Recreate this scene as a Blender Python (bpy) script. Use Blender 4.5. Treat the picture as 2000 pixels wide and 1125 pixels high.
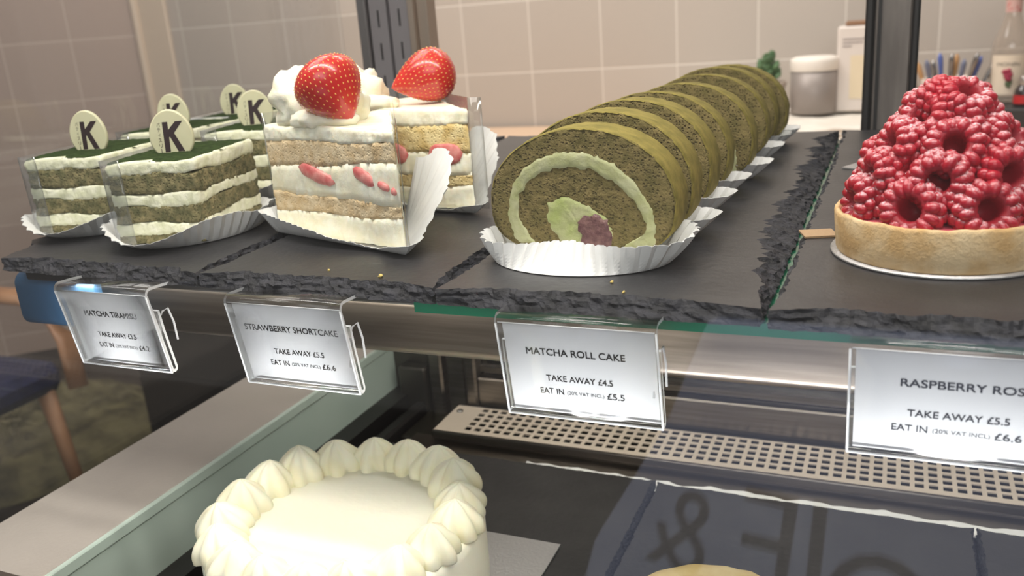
import bpy, bmesh, math, random
from mathutils import Vector, Matrix, noise
random.seed(7)
PI = math.pi
scene = bpy.context.scene
for o in list(bpy.data.objects):
    bpy.data.objects.remove(o)
COL = scene.collection

# ------------------------------------------------------------------ camera
YAW, PITCH, ROLL, FPX = -0.4243, 0.2991, -0.0768, 1710.0
def camera():
    cy, sy = math.cos(YAW), math.sin(YAW)
    fwd = Vector((sy*math.cos(PITCH), cy*math.cos(PITCH), -math.sin(PITCH)))
    right = Vector((cy, -sy, 0)); up = right.cross(fwd)
    c, s = math.cos(ROLL), math.sin(ROLL)
    r2 = c*right + s*up; u2 = -s*right + c*up
    cam = bpy.data.cameras.new('camera'); ob = bpy.data.objects.new('camera', cam); COL.objects.link(ob)
    m = Matrix((r2, u2, -fwd)).transposed().to_4x4(); m.translation = Vector((0, 0, .12))
    ob.matrix_world = m
    cam.sensor_width = 36; cam.sensor_fit = 'HORIZONTAL'; cam.lens = FPX/2000*36
    cam.clip_start = .01; cam.clip_end = 30
    cam.dof.use_dof = True; cam.dof.focus_distance = .46; cam.dof.aperture_fstop = 12
    scene.camera = ob
camera()

# ------------------------------------------------------------------ light and exposure
scene.view_settings.view_transform = 'Standard'
scene.view_settings.look = 'None'
scene.view_settings.gamma = 1
scene.view_settings.use_curve_mapping = False
scene.view_settings.exposure = 0.0
w = bpy.data.worlds.new('room_ambience'); scene.world = w; w.use_nodes = True
bg = w.node_tree.nodes['Background']
bg.inputs[0].default_value = (1, .95, .9, 1); bg.inputs[1].default_value = .18

def area(name, loc, target, sx, sy, power, color, spread=180):
    l = bpy.data.lights.new(name, 'AREA'); l.shape = 'RECTANGLE'; l.size = sx; l.size_y = sy
    l.energy = power; l.color = color; l.spread = math.radians(spread)
    o = bpy.data.objects.new(name, l); COL.objects.link(o)
    d = Vector(target) - Vector(loc)
    z = -d.normalized(); y = z.cross(Vector((1, 0, 0))).normalized(); x = y.cross(z)     # long side along the case
    o.matrix_world = Matrix.Translation(loc) @ Matrix((x, y, z)).transposed().to_4x4()
    return o
area('case_top_strip_light', (-.15, .31, .44), (-.15, .42, 0), .9, .04, 4.0, (1, .96, .90))
area('case_under_shelf_light', (-.12, .372, -.020), (-.12, .368, -.3),   .7, .008, .66, (1, .95, .86))
area('added_card_light', (-.10, .262, -.165), (-.10, .336, -.05), .72, .004, .9, (.97, .98, 1), 70)  # added lamp without a known source, brightens the lower part of the price cards
area('added_grille_light', (-.12, .56, -.024), (-.12, .66, -.23), .7, .008, .85, (1, .95, .86))  # added lamp, put in to brighten the grille
area('counter_ceiling_light', (-.6, 1.7, 1.6), (-.5, 2.4, -.1), 2.2, .5, 38, (1, .95, .90))
area('shop_ceiling_light', (-1.6, .9, 1.9), (-1.6, 1.6, -.3), 1.5, 1.2, 30, (1, .95, .91))
area('shop_window_daylight', (.5, -1.8, 1.1), (-.2, .4, 0), 2.0, 1.2, 24, (.95, .97, 1))

# ------------------------------------------------------------------ materials
def lin(c):
    def f(v):
        v /= 255.0
        return v/12.92 if v <= .04045 else ((v+.055)/1.055)**2.4
    return (f(c[0]), f(c[1]), f(c[2]), 1)
MATS = {}
def mat(name, col, rough=.5, metal=0, spec=.5, col2=None, nscale=80, lo=.35, hi=.65, bump=0, bscale=400, bdetail=4,
        pores=0, pscale=500, pcol=None, sss=0, sssr=.004, coat=0, trans=0, stretch=None):
    if name in MATS: return MATS[name]
    m = bpy.data.materials.new(name); m.use_nodes = True; MATS[name] = m
    nt = m.node_tree; N = nt.nodes; L = nt.links; b = N['Principled BSDF']
    b.inputs['Base Color'].default_value = lin(col); b.inputs['Roughness'].default_value = rough
    b.inputs['Metallic'].default_value = metal; b.inputs['Specular IOR Level'].default_value = spec
    tc = N.new('ShaderNodeTexCoord'); co = tc.outputs['Object']
    if stretch:
        mp = N.new('ShaderNodeMapping'); mp.inputs['Scale'].default_value = stretch
        L.new(co, mp.inputs['Vector']); co = mp.outputs[0]
    out = None
    if col2 is not None:
        n = N.new('ShaderNodeTexNoise'); n.inputs['Scale'].default_value = nscale; n.inputs['Detail'].default_value = 5
        L.new(co, n.inputs['Vector'])
        r = N.new('ShaderNodeMapRange'); r.inputs['From Min'].default_value = lo; r.inputs['From Max'].default_value = hi
        L.new(n.outputs['Fac'], r.inputs['Value'])
        mx = N.new('ShaderNodeMix'); mx.data_type = 'RGBA'
        mx.inputs['A'].default_value = lin(col); mx.inputs['B'].default_value = lin(col2)
        L.new(r.outputs[0], mx.inputs['Factor']); out = mx.outputs['Result']
    h = None
    if bump:
        n2 = N.new('ShaderNodeTexNoise'); n2.inputs['Scale'].default_value = bscale; n2.inputs['Detail'].default_value = bdetail
        n2.inputs['Roughness'].default_value = .6
        L.new(co, n2.inputs['Vector']); h = n2.outputs['Fac']
    if pores:
        v = N.new('ShaderNodeTexVoronoi'); v.inputs['Scale'].default_value = pscale
        L.new(co, v.inputs['Vector'])
        r2 = N.new('ShaderNodeMapRange'); r2.inputs['From Min'].default_value = .12; r2.inputs['From Max'].default_value = .42
        L.new(v.outputs['Distance'], r2.inputs['Value'])
        mx2 = N.new('ShaderNodeMix'); mx2.data_type = 'RGBA'
        mx2.inputs['A'].default_value = lin(pcol or [c*.55 for c in col])
        if out: L.new(out, mx2.inputs['B'])
        else: mx2.inputs['B'].default_value = lin(col)
        mr = N.new('ShaderNodeMath'); mr.operation = 'MULTIPLY_ADD'; mr.inputs[1].default_value = pores; mr.inputs[2].default_value = 1-pores
        L.new(r2.outputs[0], mr.inputs[0]); L.new(mr.outputs[0], mx2.inputs['Factor'])
        out = mx2.outputs['Result']
        if h:
            ad = N.new('ShaderNodeMath'); ad.operation = 'ADD'; L.new(h, ad.inputs[0]); L.new(r2.outputs[0], ad.inputs[1]); h = ad.outputs[0]
        else: h = r2.outputs[0]
    if out: L.new(out, b.inputs['Base Color'])
    if h:
        bp = N.new('ShaderNodeBump'); bp.inputs['Strength'].default_value = max(bump, .3); bp.inputs['Distance'].default_value = .0012
        L.new(h, bp.inputs['Height']); L.new(bp.outputs[0], b.inputs['Normal'])
    if sss:
        b.inputs['Subsurface Weight'].default_value = sss; b.inputs['Subsurface Radius'].default_value = (1, .7, .5)
        b.inputs['Subsurface Scale'].default_value = sssr
    if coat:
        b.inputs['Coat Weight'].default_value = coat; b.inputs['Coat Roughness'].default_value = .15
    if trans: b.inputs['Transmission Weight'].default_value = trans
    return m

def clear(name, tint=(1, 1, 1), refl=.05, power=4.0, rough=.03, haze=0.0, hazecol=(1, 1, 1)):
    """thin clear sheet: transparent, more mirror-like at grazing angles, a little even diffuse haze"""
    m = bpy.data.materials.new(name); m.use_nodes = True; MATS[name] = m
    nt = m.node_tree; N = nt.nodes; L = nt.links; N.clear()
    o = N.new('ShaderNodeOutputMaterial'); t = N.new('ShaderNodeBsdfTransparent'); g = N.new('ShaderNodeBsdfGlossy')
    t.inputs[0].default_value = (*tint, 1); g.inputs['Roughness'].default_value = rough
    lw = N.new('ShaderNodeLayerWeight'); lw.inputs['Blend'].default_value = .5
    p = N.new('ShaderNodeMath'); p.operation = 'POWER'; p.inputs[1].default_value = power
    L.new(lw.outputs['Facing'], p.inputs[0])
    a = N.new('ShaderNodeMath'); a.operation = 'MULTIPLY_ADD'; a.inputs[1].default_value = 1-refl; a.inputs[2].default_value = refl
    L.new(p.outputs[0], a.inputs[0])
    mx = N.new('ShaderNodeMixShader'); L.new(a.outputs[0], mx.inputs[0]); L.new(t.outputs[0], mx.inputs[1]); L.new(g.outputs[0], mx.inputs[2])
    last = mx.outputs[0]
    if haze:
        d = N.new('ShaderNodeBsdfDiffuse'); d.inputs[0].default_value = (*hazecol, 1)
        m2 = N.new('ShaderNodeMixShader'); m2.inputs[0].default_value = haze
        L.new(last, m2.inputs[1]); L.new(d.outputs[0], m2.inputs[2]); last = m2.outputs[0]
    L.new(last, o.inputs[0])
    return m

def emit(name, col, strength):
    m = bpy.data.materials.new(name); m.use_nodes = True
    b = m.node_tree.nodes['Principled BSDF']; b.inputs['Base Color'].default_value = lin(col)
    b.inputs['Emission Color'].default_value = lin(col); b.inputs['Emission Strength'].default_value = strength
    return m

M_CREAM = mat('whipped_cream', (250, 246, 226), .55, col2=(246, 238, 208), nscale=90, bump=.25, bscale=350, sss=.25)
M_CREAMTIR = mat('mascarpone_cream', (240, 238, 214), .6, col2=(222, 222, 186), nscale=140, bump=.5, bscale=500)
M_SPONGE = mat('vanilla_sponge', (228, 208, 172), .9, col2=(210, 182, 138), nscale=160, bump=.5, bscale=700, pores=.18, pscale=520, pcol=(176, 146, 100))
M_SPONGEY = mat('golden_sponge', (232, 212, 158), .9, col2=(214, 184, 118), nscale=160, bump=.6, bscale=600, pores=.3, pscale=520, pcol=(190, 160, 96))
M_MATCHA = mat('matcha_sponge', (150, 138, 98), .95, col2=(98, 97, 64), nscale=220, bump=.8, bscale=700, pores=.45, pscale=560, pcol=(92, 94, 60))
M_POWDER = mat('matcha_powder', (40, 54, 26), 1, col2=(54, 70, 34), nscale=260, bump=.7, bscale=900, spec=.1)
M_ROLL = mat('roll_sponge', (132, 116, 72), .95, col2=(104, 94, 52), nscale=150, bump=.9, bscale=700, pores=.35, pscale=620, pcol=(70, 58, 26))
M_CRUST = mat('roll_crust', (144, 130, 64), .8, col2=(114, 104, 46), nscale=120, bump=.5, bscale=900, spec=.3)
M_RCREAM = mat('matcha_cream', (182, 182, 142), .6, col2=(168, 170, 118), nscale=130, bump=.4, bscale=450, sss=.1)
M_BEAN = mat('red_bean_paste', (132, 96, 92), .45, col2=(92, 56, 60), nscale=260, bump=.8, bscale=380)
M_STRAW = mat('strawberry_skin', (190, 24, 24), .3, col2=(206, 52, 42), nscale=35, sss=.2, sssr=.003, coat=.6)
M_SEED = mat('strawberry_seed', (222, 160, 84), .5)
M_STRAWCUT = mat('strawberry_flesh', (206, 92, 92), .4, col2=(226, 150, 142), nscale=160, bump=.3)
M_PLAQUE = mat('white_chocolate', (216, 212, 178), .35, sss=.1, col2=(208, 204, 168), nscale=60)
M_PRINT = mat('cocoa_print', (46, 28, 30), .6)
M_PAPER = mat('greaseproof_paper', (236, 235, 232), .75, col2=(226, 226, 224), nscale=60)
M_SLATE = mat('slate_face', (48, 47, 48), .38, col2=(36, 35, 37), nscale=26, bump=.28, bscale=160, bdetail=8, spec=.5)
M_SLEDGE = mat('slate_broken_edge', (46, 46, 53), .6, col2=(20, 20, 24), nscale=140, bump=.9, bscale=420, bdetail=8, stretch=(1, 1, 2.2))
M_STEEL = mat('brushed_steel', (150, 143, 136), .30, metal=1, col2=(128, 120, 112), nscale=14, stretch=(1, 1, 30))
M_STEELM = mat('polished_steel', (150, 146, 142), .16, metal=1, col2=(120, 116, 112), nscale=9)
M_DARKST = mat('dark_steel', (78, 74, 72), .35, metal=1, col2=(60, 56, 54), nscale=12, stretch=(8, 8, 1))
M_BLACK = mat('black_rubber', (26, 23, 22), .5)
M_GRILLE = mat('grille_enamel', (214, 200, 184), .4, metal=.1, col2=(202, 188, 172), nscale=20)
M_TART = mat('shortcrust', (206, 168, 114), .8, col2=(228, 202, 160), nscale=70, bump=.6, bscale=420, bdetail=8)
M_PINK = mat('pink_glaze', (206, 92, 108), .2, coat=.5)
M_SILVER = mat('silver_card', (188, 186, 186), .35, metal=.7, bump=.3, bscale=500)
M_GOLD = mat('gold_card', (190, 158, 120), .4, metal=.5, bump=.3, bscale=500)
M_TAGPAPER = mat('tag_paper', (232, 231, 232), .7)
M_INK = mat('printed_ink', (44, 42, 44), .7)
M_MARBLE = mat('pale_marble', (176, 168, 160), .35, col2=(156, 149, 142), nscale=7, lo=.4, hi=.75, bump=.05)
M_MARBLEG = mat('green_white_stone', (190, 204, 194), .4, col2=(176, 192, 182), nscale=9)
M_ACRYL = clear('clear_acrylic', (.975, .98, .98), refl=.04, power=4, rough=.12)
M_ACRE = mat('acrylic_lit_edge', (222, 224, 226), .15, spec=1, coat=1)  # edge-lit brightness of the acrylic is put into this pale colour
M_FILM = clear('acetate_film', (.98, .99, .99), refl=.07, power=3, rough=.08, haze=.02)
M_GLASSP = clear('case_glass', (.985, .99, .985), refl=.045, power=5, rough=.0)
M_SIDEG = clear('side_glass', (.95, .95, .95), refl=.05, power=4, rough=.02, haze=.02)
M_GREEN = mat('green_glass_edge', (18, 92, 66), .15, spec=.8)
M_BLUE = mat('blue_plastic', (52, 86, 118), .35)
M_CLOTH = mat('white_cloth', (232, 226, 216), .9, col2=(220, 212, 200), nscale=20, bump=.4, bscale=60)

# ------------------------------------------------------------------ mesh helpers
class MB:
    def __init__(s): s.v = []; s.f = []; s.m = []; s.sm = []
    def add(s, vs, fs, mi=0, smooth=False):
        o = len(s.v); s.v += [tuple(p) for p in vs]
        for f in fs:
            s.f.append([i+o for i in f]); s.m.append(mi); s.sm.append(smooth)
    def box(s, x0, x1, y0, y1, z0, z1, mi=0, bev=0):
        if bev:
            b = bev; pr = [(x0+b, y0), (x1-b, y0), (x1, y0+b), (x1, y1-b), (x1-b, y1), (x0+b, y1), (x0, y1-b), (x0, y0+b)]
            inn = [(x0+b, y0+b), (x1-b, y0+b), (x1-b, y0+b), (x1-b, y1-b), (x1-b, y1-b), (x0+b, y1-b), (x0+b, y1-b), (x0+b, y0+b)]
            rows = [[(a[0]*.3+c[0]*.7, a[1]*.3+c[1]*.7, z0) for a, c in zip(pr, inn)], [(p[0], p[1], z0+b) for p in pr], [(p[0], p[1], z1-b) for p in pr], [(a[0]*.3+c[0]*.7, a[1]*.3+c[1]*.7, z1) for a, c in zip(pr, inn)]]
            s.loft(rows, True, mi, False, True, True); return
        vs = [(x, y, z) for z in (z0, z1) for y in (y0, y1) for x in (x0, x1)]
        s.add(vs, [(0, 2, 3, 1), (4, 5, 7, 6), (0, 1, 5, 4), (2, 6, 7, 3), (0, 4, 6, 2), (1, 3, 7, 5)], mi)
    def loft(s, rows, closed=True, mi=0, smooth=True, cap0=False, cap1=False):
        n = len(rows[0]); vs = [p for r in rows for p in r]; fs = []
        for i in range(len(rows)-1):
            for j in range(n if closed else n-1):
                k = (j+1) % n
                fs.append((i*n+j, i*n+k, (i+1)*n+k, (i+1)*n+j))
        s.add(vs, fs, mi, smooth)
        if cap0: s.add(rows[0], [list(range(n))[::-1]], mi)
        if cap1: s.add(rows[-1], [list(range(n))], mi)
    def lathe(s, prof, n=32, c=(0, 0, 0), mi=0, smooth=True, cap0=False, cap1=False):
        rows = [[(c[0]+r*math.cos(2*PI*j/n), c[1]+r*math.sin(2*PI*j/n), c[2]+z) for j in range(n)] for r, z in prof]
        s.loft(rows, True, mi, smooth, cap0, cap1)
    def tube(s, pts, rad, n=8, mi=0):
        rows = []; pts = [Vector(p) for p in pts]
        for i, p in enumerate(pts):
            d = (pts[min(i+1, len(pts)-1)] - pts[max(i-1, 0)]).normalized()
            a = d.orthogonal().normalized(); b = d.cross(a)
            r = rad[i] if isinstance(rad, (list, tuple)) else rad
            rows.append([p + a*r*math.cos(2*PI*j/n) + b*r*math.sin(2*PI*j/n) for j in range(n)])
        s.loft(rows, True, mi, True, True, True)
    def prism(s, poly, z0, z1, mi=0):
        n = len(poly); a = [(p[0], p[1], z0) for p in poly]; b = [(p[0], p[1], z1) for p in poly]
        s.loft([a, b], True, mi, False, True, True)
    def xf(s, M):
        s.v = [tuple(M @ Vector(p)) for p in s.v]; return s
    def build(s, name, mats, parent=None, recalc=True):
        me = bpy.data.meshes.new(name); me.from_pydata(s.v, [], s.f)
        if not isinstance(mats, (list, tuple)): mats = [mats]
        for m in mats: me.materials.append(m)
        me.polygons.foreach_set('material_index', s.m); me.polygons.foreach_set('use_smooth', s.sm)
        if recalc:
            bm = bmesh.new(); bm.from_mesh(me)
            bmesh.ops.remove_doubles(bm, verts=bm.verts, dist=1e-7)
            bmesh.ops.recalc_face_normals(bm, faces=bm.faces); bm.to_mesh(me); bm.free()
        me.update()
        o = bpy.data.objects.new(name, me); COL.objects.link(o)
        if parent: o.parent = parent
        return o
def tag(o, label=None, cat=None, group=None, kind=None):
    if label: o['label'] = label
    if cat: o['category'] = cat
    if group: o['group'] = group
    if kind: o['kind'] = kind
    return o
def thing(name, label, cat, loc=(0, 0, 0), rz=0, group=None):
    o = bpy.data.objects.new(name, None); COL.objects.link(o)
    o.location = loc; o.rotation_euler = (0, 0, rz); o.empty_display_size = .01
    return tag(o, label, cat, group)
def copy_tree(o, parent=None):
    c = o.copy(); COL.objects.link(c)
    if parent: c.parent = parent
    for ch in list(o.children): copy_tree(ch, c)
    return c
def fr(p, sc, oct=4, off=0):
    return noise.fractal(Vector((p[0]*sc+off, p[1]*sc+off*.7, p[2]*sc-off)), 1.0, 2.0, oct)
def resample(poly, step, closed=True):
    pts = [Vector(p) for p in poly]; out = []
    n = len(pts)
    for i in range(n if closed else n-1):
        a, b = pts[i], pts[(i+1) % n]; k = max(1, int((b-a).length/step))
        for j in range(k): out.append(a.lerp(b, j/k))
    if not closed: out.append(pts[-1])
    return out
def normals2(poly):
    n = len(poly); res = []
    for i in range(n):
        d = poly[(i+1) % n] - poly[i-1]
        v = Vector((d[1], -d[0])); res.append(v.normalized() if v.length > 0 else Vector((0, 0)))
    return res
def text_verts(body, width, height, bold=0.0, char=None):
    """lettering as a flat mesh, fitted to width x height, centred on 0,0"""
    cu = bpy.data.curves.new('lettering', 'FONT'); cu.body = body; cu.fill_mode = 'FRONT'; cu.resolution_u = 4
    cu.space_character = char or 1.0
    ob = bpy.data.objects.new('lettering', cu); COL.objects.link(ob)
    bpy.context.view_layer.update()
    dg = bpy.context.evaluated_depsgraph_get()
    me = bpy.data.meshes.new_from_object(ob.evaluated_get(dg))
    vs = [v.co.copy() for v in me.vertices]; fs = [list(p.vertices) for p in me.polygons]
    bpy.data.objects.remove(ob); bpy.data.meshes.remove(me); bpy.data.curves.remove(cu)
    x0 = min(v.x for v in vs); x1 = max(v.x for v in vs); y0 = min(v.y for v in vs); y1 = max(v.y for v in vs)
    sx = width/(x1-x0); sy = height/(y1-y0) if height else sx
    return [Vector(((v.x-(x0+x1)/2)*sx, (v.y-(y0+y1)/2)*sy, 0)) for v in vs], fs

# ------------------------------------------------------------------ the room
TW, TH = .219, .206
def tile_mat(name, ox, oz, col, col2, grout):
    m = bpy.data.materials.new(name); m.use_nodes = True; nt = m.node_tree; N = nt.nodes; L = nt.links; b = N['Principled BSDF']
    tc = N.new('ShaderNodeTexCoord'); mp = N.new('ShaderNodeMapping'); mp.inputs['Location'].default_value = (-ox, -oz, 0)
    sep = N.new('ShaderNodeSeparateXYZ'); cmb = N.new('ShaderNodeCombineXYZ')
    L.new(tc.outputs['Object'], sep.inputs[0]); L.new(sep.outputs['X'], cmb.inputs['X']); L.new(sep.outputs['Z'], cmb.inputs['Y'])
    L.new(cmb.outputs[0], mp.inputs['Vector'])
    br = N.new('ShaderNodeTexBrick'); br.offset = 0; br.squash = 1
    br.inputs['Scale'].default_value = 1; br.inputs['Brick Width'].default_value = TW; br.inputs['Row Height'].default_value = TH
    br.inputs['Mortar Size'].default_value = .0028; br.inputs['Mortar Smooth'].default_value = .35
    br.inputs['Color1'].default_value = lin(col); br.inputs['Color2'].default_value = lin(col2); br.inputs['Mortar'].default_value = lin(grout)
    L.new(mp.outputs[0], br.inputs['Vector']); L.new(br.outputs['Color'], b.inputs['Base Color'])
    b.inputs['Roughness'].default_value = .42
    bp = N.new('ShaderNodeBump'); bp.inputs['Strength'].default_value = .4; bp.inputs['Distance'].default_value = -.002
    L.new(br.outputs['Fac'], bp.inputs['Height']); L.new(bp.outputs[0], b.inputs['Normal'])
    return m
WY = 2.5; CX = -2.507
def wall(name, origin, ang, length, z0, z1, m):
    b = MB(); b.box(0, length, 0, .08, z0, z1)
    o = b.build(name, m); o.location = origin; o.rotation_euler = (0, 0, ang); o['kind'] = 'structure'; return o
T1 = tile_mat('wall_tiles', -1.228-CX, -.04, (184, 174, 164), (192, 182, 172), (216, 208, 198))
T2 = tile_mat('side_wall_tiles', 3.0-.240, -.05, (170, 150, 138), (174, 155, 142), (198, 180, 166))
FLZ = -.95
wall('wall_back', (CX, WY, 0), 0, 5.2, FLZ, 2.2, T1)
la = math.atan2(.678, .735)
wall('wall_left', (CX-3.0*.735, WY-3.0*.678, 0), la, 3.0, FLZ, 2.2, T2)
b = MB(); b.box(CX+.002, CX+.135, WY-.014, WY, FLZ, 2.2, bev=.004)
b.box(CX-.012, CX+.012, WY-.03, WY, FLZ, 2.2, bev=.006)
b.build('trim_1', mat('cream_paint', (214, 196, 176), .5))['kind'] = 'structure'
m = mat('dark_floor_boards', (40, 33, 30), .45, col2=(28, 23, 21), nscale=5, stretch=(1, 9, 1), bump=.1, bscale=40)
b = MB()
yy = -1.6; k = 0
while yy < 2.5:
    b.box(-5, 3, yy, yy+.196, FLZ-.03, FLZ); b.box(-5, 3, yy+.196, yy+.2, FLZ-.03, FLZ-.004); yy += .2
b.build('floor', m)['kind'] = 'structure'
b = MB(); b.box(-5, 3, -1.6, 2.7, 2.2, 2.25); b.build('ceiling', mat('ceiling_paint', (226, 218, 208), .8))['kind'] = 'structure'

# ------------------------------------------------------------------ slates
def slate(name, c, th, label, cham, seed, group='slate serving boards on the upper shelf', zt=0.0, jag=.0022, mats=None):
    """c: four corners front-left, front-right, back-right, back-left; cham: bevel width of the broken edge per side"""
    P = [Vector(p) for p in c]; outer = []; offs = []; nrm = []; K_ = len(P)
    nv = [Vector((-(P[(i+1) % K_]-P[i]).normalized()[1], (P[(i+1) % K_]-P[i]).normalized()[0])) for i in range(K_)]
    ch_ = lambda i, t: cham[i](t) if callable(cham[i]) else cham[i]
    inner = []; wmax = [max(ch_(i, q/10) for q in range(11))*2.3 for i in range(K_)]
    for i in range(K_):
        a, b_ = P[i], P[(i+1) % K_]; ln = (b_-a).length; k = int(ln/.0016)
        for j in range(k):
            t = j/k; p = a.lerp(b_, t); outer.append(p)
            jg = fr((p[0], p[1], 0), 60, 4, seed)*.5 + fr((p[0], p[1], 0), 260, 3, seed+3)*.35 + .35*abs(noise.noise(Vector((p[0]*170+seed, p[1]*170, seed))))
            w0 = 1.6*max(wmax[i], wmax[i-1]); w1 = 1.6*max(wmax[i], wmax[(i+1) % K_])
            tp = min(1, t*ln/w0+.02, (1-t)*ln/w1+.02)
            w_ = min(max(.0004, ch_(i, t)*(1+1.1*jg)), wmax[i]*.95)
            offs.append(nv[i]*w_*tp); inner.append(p + nv[i]*wmax[i]*tp); nrm.append(nv[i])
    n = len(outer); rows = []; R = 6
    cen = sum(P, Vector((0, 0)))/len(P)
    for r in range(R+1):
        t = r/R; row = []
        for i in range(n):
            p = outer[i]; inset = offs[i]
            q = (p[0], p[1], -t*.06)
            terr = noise.noise(Vector((p[0]*120+seed*3, p[1]*120, t*5+seed)))*jag
            if r == 0: off = inset; z = zt
            else:
                off = inset*(1-t)**1.15 + nrm[i]*(terr*(1 if r < R else .6) + fr(q, 420, 2, seed+r)*jag*.5)
                z = zt - th*(t**.9) + (fr(q, 300, 2, seed+9+r)*.0009 if r < R else 0)
            pp = p + off
            row.append((pp[0], pp[1], z))
        rows.append(row)
    b = MB(); b.loft([[(p[0], p[1], zt) for p in inner], rows[0]], True, 0, False, cap0=True)
    b.loft(rows, True, 1, False); b.add(rows[-1], [list(range(n))[::-1]], 1)
    o = b.build(name, mats or [M_SLATE, M_SLEDGE])
    return tag(o, label, 'serving board', group)
TH_S = .008
slate('slate_board', [(-.509, .357), (-.346, .350), (-.383, .86), (-.575, .86), (-.534, .40)], TH_S, 'dark slate board at the left end under the green layered cake squares', (.006, .004, .004, .005, .005), 1.3)
slate('slate_board', [(-.3435, .350), (-.1985, .348), (-.222, .86), (-.379, .86)], TH_S, 'dark slate board under the two strawberry cream slices', (.0065, .004, .004, .003), 4.1)
slate('slate_board', [(-.1965, .347), (-.0465, .346), (-.0475, .852), (-.220, .852)], TH_S, 'dark slate board under the long sliced green roll', (.0065, lambda t: .005+.008*min(1, t*3.5), .003, .003), 7.7)
slate('slate_board', [(-.0435, .3445), (.17, .341), (.17, .856), (-.0445, .856)], TH_S, 'dark slate board at the right under the raspberry tart', (.0065, .004, .003, .0035), 11.2)

# ------------------------------------------------------------------ display case (one fixed thing with parts)
case = thing('display_case', 'glass and steel pastry display case holding both shelves of cakes', 'display case')
b = MB()
x0, x1, y0, y1, z0, z1 = -.214, .30, .355, .86, -.0155, -.0096
b.box(x0, x1, y0, y1, z0, z1)
b.build('glass_shelf', M_GREEN, case)
b = MB(); b.box(-.50, -.2145, .364, .86, -.0155, -.0096, bev=.001); b.build('shelf_plate', M_BLACK, case)
def rounded_bar(mb, x0, x1, y0, y1, z0, z1, r, n=6):
    pr = []
    for cyy, czz, a0 in ((y0+r, z1-r, 90), (y0+r, z0+r, 180), (y1-r, z0+r, 270), (y1-r, z1-r, 0)):
        for i in range(n+1):
            a = math.radians(a0+90*i/n); pr.append((cyy+r*math.cos(a), czz+r*math.sin(a)))
    mb.loft([[(x0, y, z) for y, z in pr], [(x1, y, z) for y, z in pr]], True, 0, True, True, True)
b = MB(); rounded_bar(b, -.500, .40, .380, .412, -.051, -.017, .006); b.build('support_rail', mat('dull_steel', (104, 96, 88), .34, metal=1, col2=(88, 80, 72), nscale=14, stretch=(1, 1, 30)), case)
b = MB(); rounded_bar(b, -.526, -.455, .374, .414, -.052, -.016, .008); tag(b.build('rail_end_cap', M_BLUE, case), 'blue plastic end cap')
# right upright with black gaskets, left slotted upright
b = MB(); b.box(-.022, .0075, .872, .90, -.30, .75, bev=.001); up = b.build('upright', mat('upright_steel', (126, 118, 112), .45, metal=.35, col2=(106, 99, 94), nscale=12, stretch=(8, 8, 1)), case)
b = MB(); b.box(-.030, -.0225, .868, .90, -.30, .75, bev=.002); b.box(-.0195, -.0165, .869, .874, -.30, .75); b.box(.0078, .0145, .868, .90, -.30, .75, bev=.002); b.build('gasket', M_BLACK, up)
b = MB()
for (xa, xb) in ((-.541, -.519), (-.515, -.492)): b.box(xa, xb, .872, .885, -.30, .75)
b.box(-.519, -.515, .880, .885, -.3, .75)
up2 = b.build('upright', mat('grey_upright', (142, 136, 138), .45, metal=.3), case); up2['label'] = 'grey slotted shelf upright'
b = MB()
z = -.02
while z < .74:
    for xc in (-.530, -.5035):
        b = MB(); b.box(xc-.0009, xc+.0009, .8712, .8725, z, z+.018); b.build('slot', M_BLACK, up2)
    z += .035
b = MB(); b.box(-.5535, -.5425, .866, .90, -.3, .75, bev=.001); b.build('corner_profile', mat('aluminium', (150, 146, 146), .35, metal=.9), case)
b = MB(); b.box(-.490, -.483, .866, .895, -.3, .75, bev=.001); b.box(-.483, -.470, .874, .895, -.3, .75, bev=.001); b.build('corner_profile', mat('warm_aluminium', (176, 160, 146), .4, metal=.7), case)
b = MB(); b.box(-.5815, -.5765, .206, .87, -.21, .75); b.build('side_glass', M_SIDEG, case)
b = MB(); b.box(-1.2, 1.0, .200, .206, -.45, .62); b.build('front_glass', M_GLASSP, case)
b = MB(); b.box(-.537, -.453, .15, .86, -.215, -.177, bev=.0012); ledge = b.build('side_ledge', M_MARBLE, case)
b = MB(); b.box(-.470, -.4505, .15, .80, -.186, -.1775, bev=.001); b.box(-.468, -.452, .15, .80, -.2285, -.1868); b.build('side_lining', M_MARBLEG, case)
b = MB(); b.box(-.4515, -.432, .15, .76, -.262, -.2285); b.box(-.424, -.412, .15, .74, -.262, -.236, bev=.003); tag(b.build('floor_channel', mat('dark_channel', (44, 42, 42), .4, metal=.4), case), 'dark floor channel')
b = MB(); b.box(-.53, .5, .29, .90, -.30, -.262); b.build('case_floor', M_DARKST, case)
b = MB(); b.box(-.39, .45, .588, .626, -.262, -.2365, bev=.001); b.build('deck_strip', M_STEEL, case)
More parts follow.
